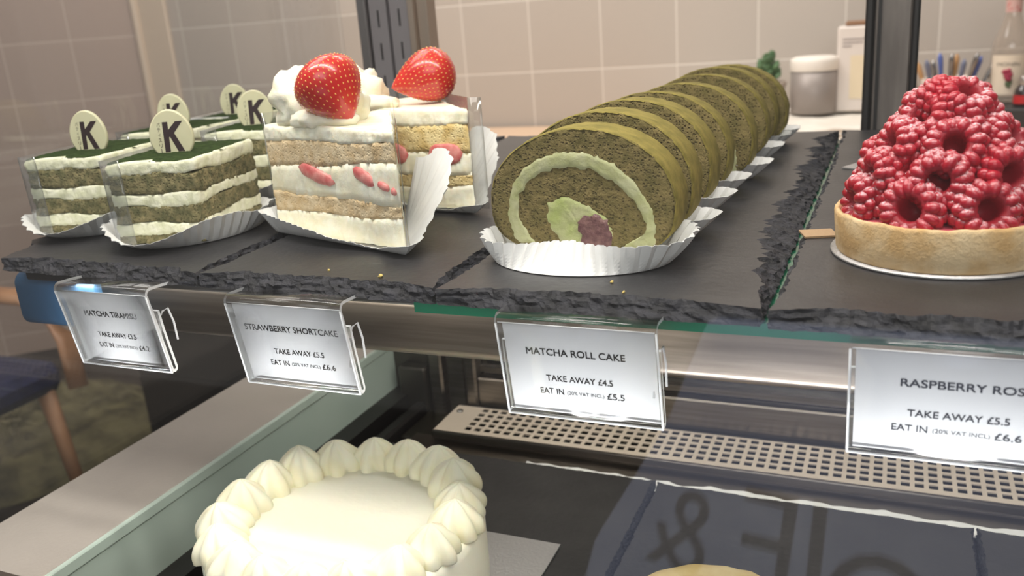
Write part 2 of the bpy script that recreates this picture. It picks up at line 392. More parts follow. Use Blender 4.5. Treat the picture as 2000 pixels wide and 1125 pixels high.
# perforated grille with real holes
gx0, gx1, gy0, gy1, gz = -.368, .25, .620, .672, -.2275
b = MB(); px, py, hs = .0094, .0094, .0062
ny = 5; nx = int((gx1-gx0-.030)/px); ox = gx0+.024; oy = gy0+.003
b.box(gx0, ox, gy0, gy1, gz-.001, gz); b.box(ox, gx1, gy0, oy, gz-.001, gz); b.box(ox, gx1, oy+ny*py, gy1, gz-.001, gz)
for j in range(ny):
    b.box(ox, gx1, oy+j*py, oy+j*py+(py-hs), gz-.001, gz)
    for i in range(nx+1):
        xa = ox+i*px
        if xa < gx1: b.box(xa, min(xa+px-hs, gx1), oy+j*py+(py-hs), oy+(j+1)*py, gz-.001, gz)
gr = b.build('air_grille', M_GRILLE, case, recalc=False)
b = MB(); rounded_bar(b, gx0, gx1, .6165, .6205, -.2345, -.2275, .0015); b.box(gx0, gx1, .619, .622, -.2365, -.2343); b.build('grille_lip', mat('grille_lip_steel', (118, 112, 108), .35, metal=.9), gr)
b = MB(); b.box(gx0, gx1, .6235, .675, -.258, -.248); b.box(gx0, gx0+.003, .6235, .675, -.25, -.2286); b.box(gx0, gx1, .674, .677, -.25, -.2286); b.build('grille_tray', M_BLACK, gr)
b = MB(); b.lathe([(.0032, 0), (.003, .0008), (.0015, .0016), (0, .0018)], 12, (gx0+.007, .66, gz)); b.build('screw', M_STEELM, gr)
# back panel of the lower well
b = MB(); b.box(-.350, .45, .690, .698, -.30, -.02); bp_ = b.build('back_panel', M_STEELM, case)
b = MB(); b.box(-.350, .45, .6785, .690, -.30, -.2005, bev=.0015); b.box(-.350, .45, .686, .6905, -.197, -.192); b.build('panel_step', M_STEEL, bp_)
b = MB()
b.box(-.402, -.388, .68, .70, -.30, -.02, bev=.002); b.box(-.384, -.366, .684, .70, -.30, -.02, bev=.001); b.box(-.362, -.350, .676, .70, -.30, -.02, bev=.002)
b.build('rear_post', M_STEEL, case)
b = MB(); b.box(-.452, -.404, .70, .71, -.30, -.02); b.box(-.440, -.410, .685, .70, -.30, -.2, bev=.002); b.box(-.41, -.37, .63, .69, -.262, -.245, bev=.001); b.build('corner_plate', mat('corner_plate_steel', (96, 92, 86), .3, metal=.9), case)
b = MB(); b.box(-.465, .3, .2545, .256, -.18, -.1545); b.box(-.465, .3, .2545, .2680, -.156, -.1545); b.box(-.465, .3, .2545, .275, -.182, -.178); b.build('added_lamp_visor', M_STEEL, case)  # added out of view to cut off the beam on the price cards

# lower deck slates
slate('slate_board', [(-.395, .30), (-.157, .30), (-.157, .590), (-.395, .592)], .007, 'dark slate board on the lower deck under the white cream cake', (.002, .002, .002, .002), 21.0, 'slate boards on the lower deck', -.230, .0012)
slate('slate_board', [(-.1555, .30), (.062, .30), (.062, .586), (-.1555, .588)], .007, 'dark slate board on the lower deck below the matcha roll price card', (.002, .002, .002, .002), 25.0, 'slate boards on the lower deck', -.230, .0012)
slate('slate_board', [(.0635, .30), (.25, .30), (.25, .586), (.0635, .586)], .007, 'dark slate board at the lower right corner of the deck', (.002, .002, .002, .002), 29.0, 'slate boards on the lower deck', -.230, .0012)
b = MB()
pts = resample([(-.27, .594), (.2, .594)], .003, False)
rows = [[(p[0], .5835, -.2364) for p in pts], [(p[0], .5995+fr((p[0], 0, 0), 45, 4, 2)*.0042, -.2360) for p in pts]]
b.loft(rows, False, 0, False); so = b.build('paper_liner', M_PAPER); tag(so, 'white paper liner peeping out behind the lower deck slates', 'paper')
md = so.modifiers.new('thickness', 'SOLIDIFY'); md.thickness = .0003

# ------------------------------------------------------------------ price tags
def price_tag(xl, xr, lines, label):
    yF = .335; lean = .0085; zT = -.0066; zB = -.0585; th = .0016
    W = xr-xl; xc = (xl+xr)/2
    t = thing('price_tag', label, 'price tag', (xc, yF, zB), 0, 'price cards along the shelf edge')
    # holder profile in (y,z) relative to the empty: flap under slate, bend, front sheet, fold, back sheet
    H = zT-zB
    def ly(z): return lean*(1-z/H)
    path = [(.024, H-.0016), (.012, H-.0004)]
    for i in range(7):
        a = math.radians(90+90*i/6); r = .0035; path.append((r+r*math.cos(a), H-r+r*math.sin(a)))
    path += [(ly(H*.75), H*.75), (ly(H*.4), H*.4), (ly(.003), .003)]
    for i in range(1, 6):
        a = math.radians(180+180*i/6); r = .0017; path.append((ly(.003)+r+r*math.cos(a), .003+r*math.sin(a)))
    path += [(ly(.003)+.0034, .003), (ly(H*.5)+.0034, H*.5), (ly(H*.74)+.0040, H*.74)]
    pv = [Vector(p) for p in path]; ins = []
    for i in range(len(pv)):
        d = (pv[min(i+1, len(pv)-1)]-pv[max(i-1, 0)]).normalized(); n = Vector((-d[1], d[0])); ins.append((pv[i]+n*th*.5, pv[i]-n*th*.5))
    b = MB()
    for i in range(len(pv)-1):
        for k in (0, 1):
            q = [(-W/2, *ins[i][k]), (W/2, *ins[i][k]), (W/2, *ins[i+1][k]), (-W/2, *ins[i+1][k])]
            b.add(q, [(0, 1, 2, 3)], 0, True)
        for sx in (-W/2, W/2):
            b.add([(sx, *ins[i][0]), (sx, *ins[i][1]), (sx, *ins[i+1][1]), (sx, *ins[i+1][0])], [(0, 1, 2, 3)], 1)
    for i in (0, len(pv)-1):
        b.add([(-W/2, *ins[i][0]), (W/2, *ins[i][0]), (W/2, *ins[i][1]), (-W/2, *ins[i][1])], [(0, 1, 2, 3)], 1)
    b.build('holder', [M_ACRYL, M_ACRE], t)
    # rim with edge-lit brightness in its colour, along front sheet sides and the fold
    b = MB(); rr = .00055
    for sx in (-1, 1):
        b.tube([(sx*(W/2-.0003), ly(z)-.0009, z) for z in (H*.93, H*.5, .001)], rr, 6)
    b.tube([(-W/2, ly(.0015)-.0006, .0008), (W/2, ly(.0015)-.0006, .0008)], rr, 6)
    b.tube([(-W/2+.001, .0004, H*.935), (W/2-.001, .0004, H*.935)], .0003, 6)
    b.build('rim', M_ACRE, t)
    # curved support behind
    b = MB(); pts = [(W/2-.004, .0075, H*.30), (W/2-.003, .0085, H*.62), (W/2-.002, .011, H*.70), (W/2-.001, .014, H*.72), (W/2-.0005, .016, H*.55), (W/2-.0005, .0165, H*.34)]
    b.tube(pts, .0006, 6); b.build('clip', mat('frosted_acrylic', (196, 196, 198), .25, spec=.8), t)
    # card
    cy = .0010
    def fr_pt(u, v, off=0):       # u 0..1 left-right, v 0..1 top-down on the card face
        z = H*(1-v); return Vector((-W/2+u*W, ly(z)+th*.5+cy-off, z))
    b = MB(); b.add([fr_pt(.03, .08), fr_pt(.975, .08), fr_pt(.975, .955), fr_pt(.03, .955)], [(0, 3, 2, 1)])
    b.add([fr_pt(.03, .08, -.0003), fr_pt(.975, .08, -.0003), fr_pt(.975, .955, -.0003), fr_pt(.03, .955, -.0003)], [(0, 1, 2, 3)])
    card = b.build('card', M_TAGPAPER, t, recalc=False)
    b = MB()
    for (txt, u0, u1, v, h, bold) in lines:
        vs, fs = text_verts(txt, (u1-u0)*W, h, bold)
        org = fr_pt((u0+u1)/2, v, .00015); ex = Vector((1, 0, 0)); ez = (fr_pt(.5, 0)-fr_pt(.5, 1)).normalized()
        for dx, dz in ((-1, -1), (1, -1), (-1, 1), (1, 1)):       # stroke weight
            b.add([org+ex*(p.x+dx*bold*.014)+ez*(p.y+dz*bold*.014) for p in vs], fs)
    b.build('lettering', M_INK, card, recalc=False)
    return t
CH = .0031
def std(title, tu, take, ku, price, eu, tv=.34):
    u0, u1 = eu
    w_ = u1-u0
    return [(title, *tu, tv, CH*1.12, .006), (take, *ku, .60, CH, .004),
            ('EAT IN', u0, u0+w_*.285, .735, CH*.98, .003), ('(20% VAT INCL)', u0+w_*.325, u0+w_*.765, .745, CH*.82, .0), (price, u0+w_*.80, u1, .735, CH*1.02, .004)]
price_tag(-.4385, -.3690, std('MATCHA TIRAMISU', (.20, .775), 'TAKE AWAY £3.5', (.27, .69), '£4.2', (.24, .79)), 'clear acrylic price card reading MATCHA TIRAMISU')
price_tag(-.3150, -.2435, std('STRAWBERRY SHORTCAKE', (.09, .90), 'TAKE AWAY £5.5', (.30, .735), '£6.6', (.24, .81)), 'clear acrylic price card reading STRAWBERRY SHORTCAKE')
price_tag(-.1610, -.0870, std('MATCHA ROLL CAKE', (.165, .79), 'TAKE AWAY £4.5', (.275, .70), '£5.5', (.225, .765)), 'clear acrylic price card reading MATCHA ROLL CAKE')
price_tag(-.0120, .0640, std('RASPBERRY ROSE', (.245, .83), 'TAKE AWAY £5.5', (.285, .745), '£6.6', (.215, .805)), 'clear acrylic price card reading RASPBERRY ROSE')

# ------------------------------------------------------------------ paper cups under the cakes
def liner(name, base, hfun, ffun, pleats, loc, label, group, rz=0, z0=.0004, amp=.0011, steps=7):
    """base: closed outline (CCW) of the flat bottom; hfun/ffun(x,y,s): wall height and flare; fine pleats grow to the rim"""
    poly = [Vector(p) for p in base]; per = sum((poly[(i+1) % len(poly)]-poly[i]).length for i in range(len(poly)))
    N = pleats*4; d = per/N; out = []; acc = 0; tgt = 0; i = 0
    cum = [0]
    for k in range(len(poly)): cum.append(cum[-1]+(poly[(k+1) % len(poly)]-poly[k]).length)
    for j in range(N):
        s_ = j*d
        while cum[i+1] < s_: i += 1
        t = (s_-cum[i])/max(1e-9, cum[i+1]-cum[i]); out.append(poly[i % len(poly)].lerp(poly[(i+1) % len(poly)], t))
    nr = normals2(out)
    for _ in range(6): nr = [(nr[j-1]+nr[j]*2+nr[(j+1) % N]).normalized() for j in range(N)]
    rows = []
    c = sum(out, Vector((0, 0)))/N
    for k in (0, .5): rows.append([(c[0]+(p[0]-c[0])*k, c[1]+(p[1]-c[1])*k, z0) for p in out])
    for r in range(steps+1):
        t = r/steps; row = []
        for j, p in enumerate(out):
            s_ = j/N; h = hfun(p[0]-c[0], p[1]-c[1], s_); f = ffun(p[0]-c[0], p[1]-c[1], s_)
            zig = (0, 1, 0, -1)[j % 4]*amp*min(1, t*1.6)
            wob = fr((p[0], p[1], 0), 40, 2, 5)*.12
            q = p + nr[j]*(f*(t*(1+wob)) + zig)
            z = z0 + h*(t**1.15)*(1+.10*fr((p[0], p[1], 3), 55, 2, 1)) - abs(zig)*.35*(r == steps)
            row.append((q[0], q[1], z))
        rows.append(row)
    b = MB(); b.loft(rows, True, 0, False)
    o = b.build(name, M_PAPER, recalc=False); o.location = loc; o.rotation_euler = (0, 0, rz)
    md = o.modifiers.new('thickness', 'SOLIDIFY'); md.thickness = .00018
    return tag(o, label, 'paper cup', group)
def circle(a, b_=None, n=72, c=(0, 0)):
    b_ = b_ or a
    return [(c[0]+a*math.cos(2*PI*i/n), c[1]+b_*math.sin(2*PI*i/n)) for i in range(n)]

# ------------------------------------------------------------------ layered cakes
def layer(parent, name, outline, zlo, zhi, m, seed, amp=.0006, wob=.0012, top=False, steps=5, bulge=0.0, fsc=400):
    """one slab of a layered cake; zlo/zhi are functions (x,y)->z; edges rough by amp"""
    nr = normals2(outline); rows = []; n = len(outline)
    for k in range(steps+1):
        t = k/steps; row = []
        for i, p in enumerate(outline):
            a = zlo(p[0], p[1]) + fr((p[0], p[1], 0), 90, 3, seed)*wob
            c = zhi(p[0], p[1]) + (fr((p[0], p[1], 0), 90, 3, seed+1)*wob if not top else fr((p[0], p[1], 0), 120, 2, seed+1)*wob*.3)
            z = a+(c-a)*t
            d = fr((p[0], p[1], z), fsc, 3, seed)*amp + fr((p[0], p[1], z), fsc*.3, 2, seed+4)*amp*.8 + bulge*math.sin(PI*t)
            if top and k == steps: d -= .0007
            row.append((p[0]+nr[i][0]*d, p[1]+nr[i][1]*d, z))
        rows.append(row)
    b = MB(); b.loft(rows, True, 0, True); b.add(rows[-1], [list(range(n))]); b.add(rows[0], [list(range(n))[::-1]])
    return b.build(name, m, parent)

def make_tiramisu(label):
    t = thing('matcha_tiramisu', label, 'cake', (0, 0, 0), 0, 'green and white layered cake squares with K plaques')
    w_, d_ = .058, .086
    rc = .002; base = []
    for cx, cy, a0 in ((w_/2-rc, -d_/2+rc, 270), (w_/2-rc, d_/2-rc, 0), (-w_/2+rc, d_/2-rc, 90), (-w_/2+rc, -d_/2+rc, 180)):
        for i in range(4):
            a = math.radians(a0+30*i); base.append((cx+rc*math.cos(a), cy+rc*math.sin(a)))
    ol = resample(base, .0011)
    H = .0505; fs = [0, .12, .265, .465, .60, .84, 1.0]
    Z = lambda f: (lambda x, y: f*H + .0006*math.sin(x*140+f*9) + .0008*math.sin(y*70+f*5)*(0 < f < 1))
    mats = [M_MATCHA, M_CREAMTIR]*3
    for k in range(6):
        nm = 'sponge_layer' if k % 2 == 0 else 'cream_layer'
        layer(t, nm, ol, Z(fs[k]), Z(fs[k+1]), mats[k], 3.1*k+1, amp=.0012 if k % 2 == 0 else .0008, wob=.0017, top=(k == 5), bulge=.0004 if k % 2 else 0)
    # dusting of green tea powder on top, not quite to the edge
    b = MB(); rows = []
    for r in range(12):
        s_ = r/11
        row = []
        for p in ol:
            e = (1-.018) + fr((p[0], p[1], 0), 130, 3, 8)*.020
            x, y = p[0]*s_*e, p[1]*s_*e
            edge = .0010 if r < 11 else -.0004
            row.append((x, y, H+edge+fr((x, y, 0), 260, 3, 2)*.0005))
        rows.append(row)
    b.loft(rows[1:], True, 0, True, cap0=True); b.build('powder_top', M_POWDER, t)
    # egg shaped white chocolate plaque with a dark K and small vertical characters
    b = MB(); egg = []
    for i in range(48):
        a = 2*PI*i/48; s_ = math.sin(a)
        egg.append((.0138*math.cos(a)*(1-.10*s_), .0158*s_))
    def pl(x, z, y): return (x, y, z)
    rows = [[pl(x*.94, z*.94, -.0014) for x, z in egg], [pl(x, z, -.0009) for x, z in egg], [pl(x, z, .0009) for x, z in egg], [pl(x*.94, z*.94, .0014) for x, z in egg]]
    b.loft(rows, True, 0, True, True, True)
    pq = b.build('chocolate_plaque', M_PLAQUE, t); pq.location = (.000, -.010, H+.0120)
    b = MB(); yk = -.00146
    def poly(pts, k=[0]):
        k[0] += 1; b.add([(x, yk-.00002*k[0], z) for x, z in pts], [list(range(len(pts)))])
    poly([(-.0052, -.0108), (-.0018, -.0108), (-.0008, .0082), (-.0042, .0082)])
    poly([(-.0016, -.0018), (-.0012, .0030), (.0040, .0082), (.0086, .0082), (.0018, .0005)])
    poly([(-.0012, .0000), (.0016, .0024), (.0072, -.0108), (.0030, -.0108)])
    for i, ch in enumerate('パティスリー'):
        vs, fs_ = text_verts(ch if ch != 'ー' else '|', .0021 if ch not in 'ーィ' else (.0004 if ch == 'ー' else .0015), .0025 if ch != 'ィ' else .0020)
        b.add([(-.0071+.0003*(2.5-i)/2.5+p.x, yk, .0068-i*.0033+p.y) for p in vs], fs_)
    b.build('printed_letters', M_PRINT, pq, recalc=False)
    # acetate strip round the left and back sides
    b = MB(); x = w_/2+.0016; y = d_/2+.0012
    path = resample([(-w_/2+.012, -y-.0006), (-w_/2-.0006, -y-.0006), (-x, -y+.001), (-x, y), (x*.4, y)], .002, False)
    rows = [[(p[0]*(1+.035*k), p[1]*(1+.02*k), -.001+(H+.003)*k) for p in path] for k in (0, .5, 1)]
    b.loft(rows, False, 0, True); fm = b.build('acetate_film', M_FILM, t)
    md = fm.modifiers.new('thickness', 'SOLIDIFY'); md.thickness = .0002
    return t
TIR = [((-.4265, .4405), 15, 'layered green cake square front right, plaque K and its right side facing the cream slices', 12),
       ((-.5175, .4575), 12, 'layered green cake square at the far left with K plaque', 3),
       ((-.552, .577), 2, 'layered green cake square behind, its K plaque half hidden by the front right square', 14),
       ((-.470, .577), 15, 'layered green cake square behind the front right one, half covered by the cream slice', 18),
       ((-.563, .665), 12, 'layered green cake square at the very back, only its K plaque and top seen', 10)]
proto = None
ctir = 'white pleated paper cups under the green cakes'
clabels = ['white pleated paper cup under the front right green cake square', 'white pleated paper cup under the far left green cake square',
           'white pleated paper cup under the green square behind the two front ones', 'white pleated paper cup under the green square half covered by the cream slice', 'white pleated paper cup under the very back green square']
cup0 = None
for i, ((x, y), rz, lb, pz) in enumerate(TIR):
    if proto is None: o = proto = make_tiramisu(lb)
    else:
        o = copy_tree(proto); o['label'] = lb
    o.location = (x, y, .0022); o.rotation_euler = (0, 0, math.radians(rz))
    for ch in o.children:
        if ch.name.startswith('chocolate_plaque'): ch.rotation_euler = (0, 0, math.radians(pz))
    if cup0 is None:
        def hh(x_, y_, s_):
            a = math.atan2(y_, x_)
            return .0135 + .004*math.cos(2*a+.5) + .003*math.sin(5*a)
        def ff(x_, y_, s_):
            a = math.atan2(y_, x_)
            return .013+.004*math.sin(3*a)
        cup = cup0 = liner('paper_cup', circle(.043, .052), hh, ff, 46, (0, 0, 0), clabels[0], ctir)
    else:
        cup = cup0.copy(); COL.objects.link(cup); cup['label'] = clabels[i]
    cup.location = (x, y, .0002); cup.rotation_euler = (0, 0, math.radians(rz))

# ------------------------------------------------------------------ strawberry shortcake slices
def make_strawberry(name, label, L, R, loc, rot):
    t = thing(name, label, 'strawberry', loc, 0, 'strawberries on the cream slices'); t.rotation_euler = rot
    def prof(s_):
        return R*max(0, math.sin(PI*s_**.66))**.80*1.02
    rows = []; n = 40; K = 28
    for k in range(K+1):
        s_ = k/K; r = prof(s_)
        rows.append([(r*math.cos(2*PI*j/n)*(1+.03*math.sin(2*PI*j/n*2+1)), r*math.sin(2*PI*j/n), (.5-s_)*L) for j in range(n)])
    b = MB(); b.loft(rows, True, 0, True); body = b.build('flesh', M_STRAW, t)
    sb = MB()
    row = 0; s_ = .07
    while s_ < .95:
        r = prof(s_); cnt = max(4, int(2*PI*r/.0031))
        for j in range(cnt):
            a = 2*PI*(j+.5*(row % 2))/cnt; dr = (prof(s_+.01)-prof(s_-.01))/(.02*L)
            nrm = Vector((math.cos(a), math.sin(a), dr)).normalized(); p = Vector((r*math.cos(a)*(1+.03*math.sin(2*a+1)), r*math.sin(a), (.5-s_)*L)) + nrm*.00008
            tz = Vector((0, 0, 1)); tz = (tz - nrm*tz.dot(nrm)).normalized(); tx = tz.cross(nrm)
            ring = [p + tx*.00042*math.cos(2*PI*q/8) + tz*.00068*math.sin(2*PI*q/8) for q in range(8)]
            sb.add(ring+[p+nrm*.00035], [(q, (q+1) % 8, 8) for q in range(8)], 0, True)
        s_ += .0031/L*.9; row += 1
    sb.build('seeds', M_SEED, t)
    return t
def blob(cx, cy, cz, rx, ry, rz_, seed, amp=.28, n=40, fsc=70, flat=0.0):
    rows = []; K = 24
    for k in range(K+1):
        th = PI*k/K; row = []
        for j in range(n):
            a = 2*PI*j/n; v = Vector((math.sin(th)*math.cos(a), math.sin(th)*math.sin(a), math.cos(th)))
            q = Vector((v.x*rx, v.y*ry, v.z*rz_))
            s_ = 1+amp*fr(q, fsc, 4, seed)
            row.append((cx+q.x*s_, cy+q.y*s_, cz+q.z*s_))
        rows.append(row)
    b = MB(); b.loft(rows, True, 0, True); return b
def make_shortcake(label, sponge, frac, wing):
    t = thing('strawberry_shortcake', label, 'cake slice', (0, 0, 0), 0, 'strawberry cream slices')
    R = .122; H = .066; a0, a1 = math.radians(121), math.radians(161)
    pts = [(0, 0)]
    for i in range(25): a = a0+(a1-a0)*i/24; pts.append((R*math.cos(a), R*math.sin(a)))
    ol = resample(pts, .0012)
    fl, ft = frac
    def Zf(k):
        def f(x, y):
            s_ = min(1, math.hypot(x, y)/R)      # 0 tip .. 1 rim
            return H*((ft[k]*(1-s_)+fl[k]*s_)) + .0007*math.sin(s_*9+k*2)
        return f
    m = [M_CREAM, sponge, M_CREAM, sponge, M_CREAM]; nm = ['cream_layer', 'sponge_layer']*2+['cream_layer']
    for k in range(5):
        layer(t, nm[k], ol, Zf(k), Zf(k+1), m[k], 2.3*k+fl[1]*10, amp=.0007 if k % 2 else .0009, wob=.0009, top=(k == 4), bulge=.0003 if k % 2 == 0 else 0)
    # strawberry pieces set in the middle cream on the cut face
    d = Vector((math.cos(a1), math.sin(a1), 0)); nrm = Vector((-math.sin(a1), math.cos(a1), 0))
    for (s_, f, ln, ht, ang) in wing['pieces']:
        b = MB(); rows = []
        for k in range(9):
            u = -1+2*k/8; r = math.sqrt(max(0, 1-abs(u)**3))
            rows.append([d*(u*ln/2) + Vector((0, 0, 1))*(ht/2*r*math.cos(2*PI*j/16)*(1+.25*fr((u, j, 0), .9, 2, s_*9))) + nrm*(.0016*r*math.sin(2*PI*j/16)) for j in range(16)])
        b.loft(rows, True, 0, True); b.xf(Matrix.Rotation(ang, 4, nrm))
        o = b.build('strawberry_piece', M_STRAWCUT, t); o.location = d*(R*s_) + nrm*.0004*1 + Vector((0, 0, f*H))
    for (u, a, zz, rx, ry, rz_, sd, amp) in wing['cream']:
        a = math.radians(a); b = blob(0, 0, 0, rx, ry, rz_, sd, amp)
        o = b.build('whipped_cream', M_CREAM, t); o.location = (R*u*math.cos(a), R*u*math.sin(a), H+zz)
    # acetate along the far cut face, wrapping past the tip
    dd = Vector((math.cos(a0), math.sin(a0))); off = Vector((dd[1], -dd[0]))*.002
    path = resample([tuple(dd*R*.98+off), tuple(dd*.002+off), (wing['film'], -.0015)], .003, False)
    rows = [[(p[0], p[1], .001+(H+.005)*k) for p in path] for k in (0, .33, .66, 1)]
    b = MB(); b.loft(rows, False, 0, True); fm = b.build('acetate_film', M_FILM, t)
    md = fm.modifiers.new('thickness', 'SOLIDIFY'); md.thickness = .0002
    # back film along the rim
    path = [(1.012*R*math.cos(a0+(a1-a0)*i/20), 1.012*R*math.sin(a0+(a1-a0)*i/20)) for i in range(21)]
    rows = [[(p[0], p[1], .001+(H+wing['rimfilm'])*k) for p in path] for k in (0, 1)]
    b = MB(); b.loft(rows, False, 0, True); fm = b.build('acetate_film', M_FILM, t)
    md = fm.modifiers.new('thickness', 'SOLIDIFY'); md.thickness = .0002
    return t
f1 = ([0, .20, .38, .61, .86, 1.0], [0, .26, .38, .73, .89, 1.0])
s1 = make_shortcake('front slice of white cream cake with pale sponge, big strawberry leaning on its tip', M_SPONGE, f1,
    dict(pieces=[(.60, .575, .036, .0088, -.22), (.235, .60, .020, .0075, -.42), (.10, .535, .010, .0045, -.3), (.03, .50, .004, .004, 0)],
         cream=[(.84, 150, .012, .022, .020, .019, 3, .34), (.60, 154, .003, .022, .012, .007, 9, .3), (.86, 140, .013, .018, .017, .019, 15, .34), (.66, 143, .008, .018, .017, .015, 12, .3)], film=.004, rimfilm=.006))
s1.location = (-.243, .401, .002)
f2 = ([0, .18, .30, .58, .82, 1.0], [0, .24, .36, .56, .84, 1.0])
s2 = make_shortcake('rear slice of white cream cake with golden sponge, standing behind the front slice', M_SPONGEY, f2,
    dict(pieces=[(.16, .55, .028, .0145, .08), (.50, .55, .024, .0125, -.05)],
         cream=[(.84, 150, .009, .020, .018, .016, 23, .5), (.66, 156, .002, .018, .012, .006, 29, .4)], film=.010, rimfilm=.008))
s2.location = (-.2485, .502, .002); s2.rotation_euler = (0, 0, math.radians(12))
def tipdir(rt, up, to):          # to the shopper's right, up, towards the shopper
    return Vector((.911, .411, 0))*rt + Vector((0, 0, up)) + Vector((.411, -.911, 0))*to
def aim(v, spin): return (v.to_track_quat('-Z', 'Y').to_matrix().to_4x4() @ Matrix.Rotation(spin, 4, 'Z')).to_euler()
make_strawberry('strawberry', 'big red strawberry on the front cream slice, tip pointing down right', .040, .0195, (-.297, .430, .0870), aim(tipdir(.50, -.78, .35), .4))
make_strawberry('strawberry', 'red strawberry on the rear cream slice, tip pointing left', .046, .0172, (-.297, .538, .0855), aim(tipdir(-.90, -.22, .15), 1.2))
def wedge_outline(R, a0, a1, off, rot=0):
    pts = []
    for i in range(5):
        a = math.radians(-130+60*i/4+10); pts.append((off*.9*math.cos(a), off*.9*math.sin(a)))
    for i in range(5): a = math.radians(a0-6-(4-i)*3); pts.append(((R*.9)*math.cos(a0*PI/180)+off*math.cos(math.radians(a0-90)), R*.9*math.sin(a0*PI/180)+off*math.sin(math.radians(a0-90))) if i == 0 else ((R+off*.6)*math.cos(math.radians(a0+(i-2)*2)), (R+off*.6)*math.sin(math.radians(a0+(i-2)*2))))
    for i in range(8): a = math.radians(a0+8+(a1-a0-16)*i/7); pts.append(((R+off)*math.cos(a), (R+off)*math.sin(a)))
    a = math.radians(a1); pts.append(((R+off*.3)*math.cos(a)+off*math.cos(a+PI/2), (R+off*.3)*math.sin(a)+off*math.sin(a+PI/2)))
    return pts
KN = [(0, .045, .030), (30, .046, .022), (60, .040, .012), (90, .03, .010), (130, .02, .010), (180, .015, .010), (210, .013, .012), (250, .0095, .012), (290, .006, .009), (313, .0025, .004), (322, .008, .010), (332, .030, .028), (348, .044, .033), (360, .045, .030)]
def knot(x, y, k):          # angle about the outline's middle: 321 is the tip of the slice, 200-300 its cut face
    a = math.degrees(math.atan2(y, x)) % 360
    for p, q in zip(KN, KN[1:]):
        if p[0] <= a <= q[0]:
            t = (a-p[0])/(q[0]-p[0]); t = t*t*(3-2*t); return p[k]+(q[k]-p[k])*t
def sc_h(x, y, s_): return knot(x, y, 1)
def sc_f(x, y, s_): return knot(x, y, 2)
csc = 'pleated paper cups under the cream slices'
liner('paper_cup', wedge_outline(.122, 121, 161, .002), sc_h, sc_f, 60, (-.243, .401, .0002), 'white pleated paper cup under the front cream slice, tall wing at its right', csc, amp=.0006)
liner('paper_cup', wedge_outline(.122, 121, 161, .002), sc_h, sc_f, 60, (-.2485, .502, .0002), 'white pleated paper cup under the rear cream slice, wing seen beside the green roll', csc, rz=math.radians(12), amp=.0006)

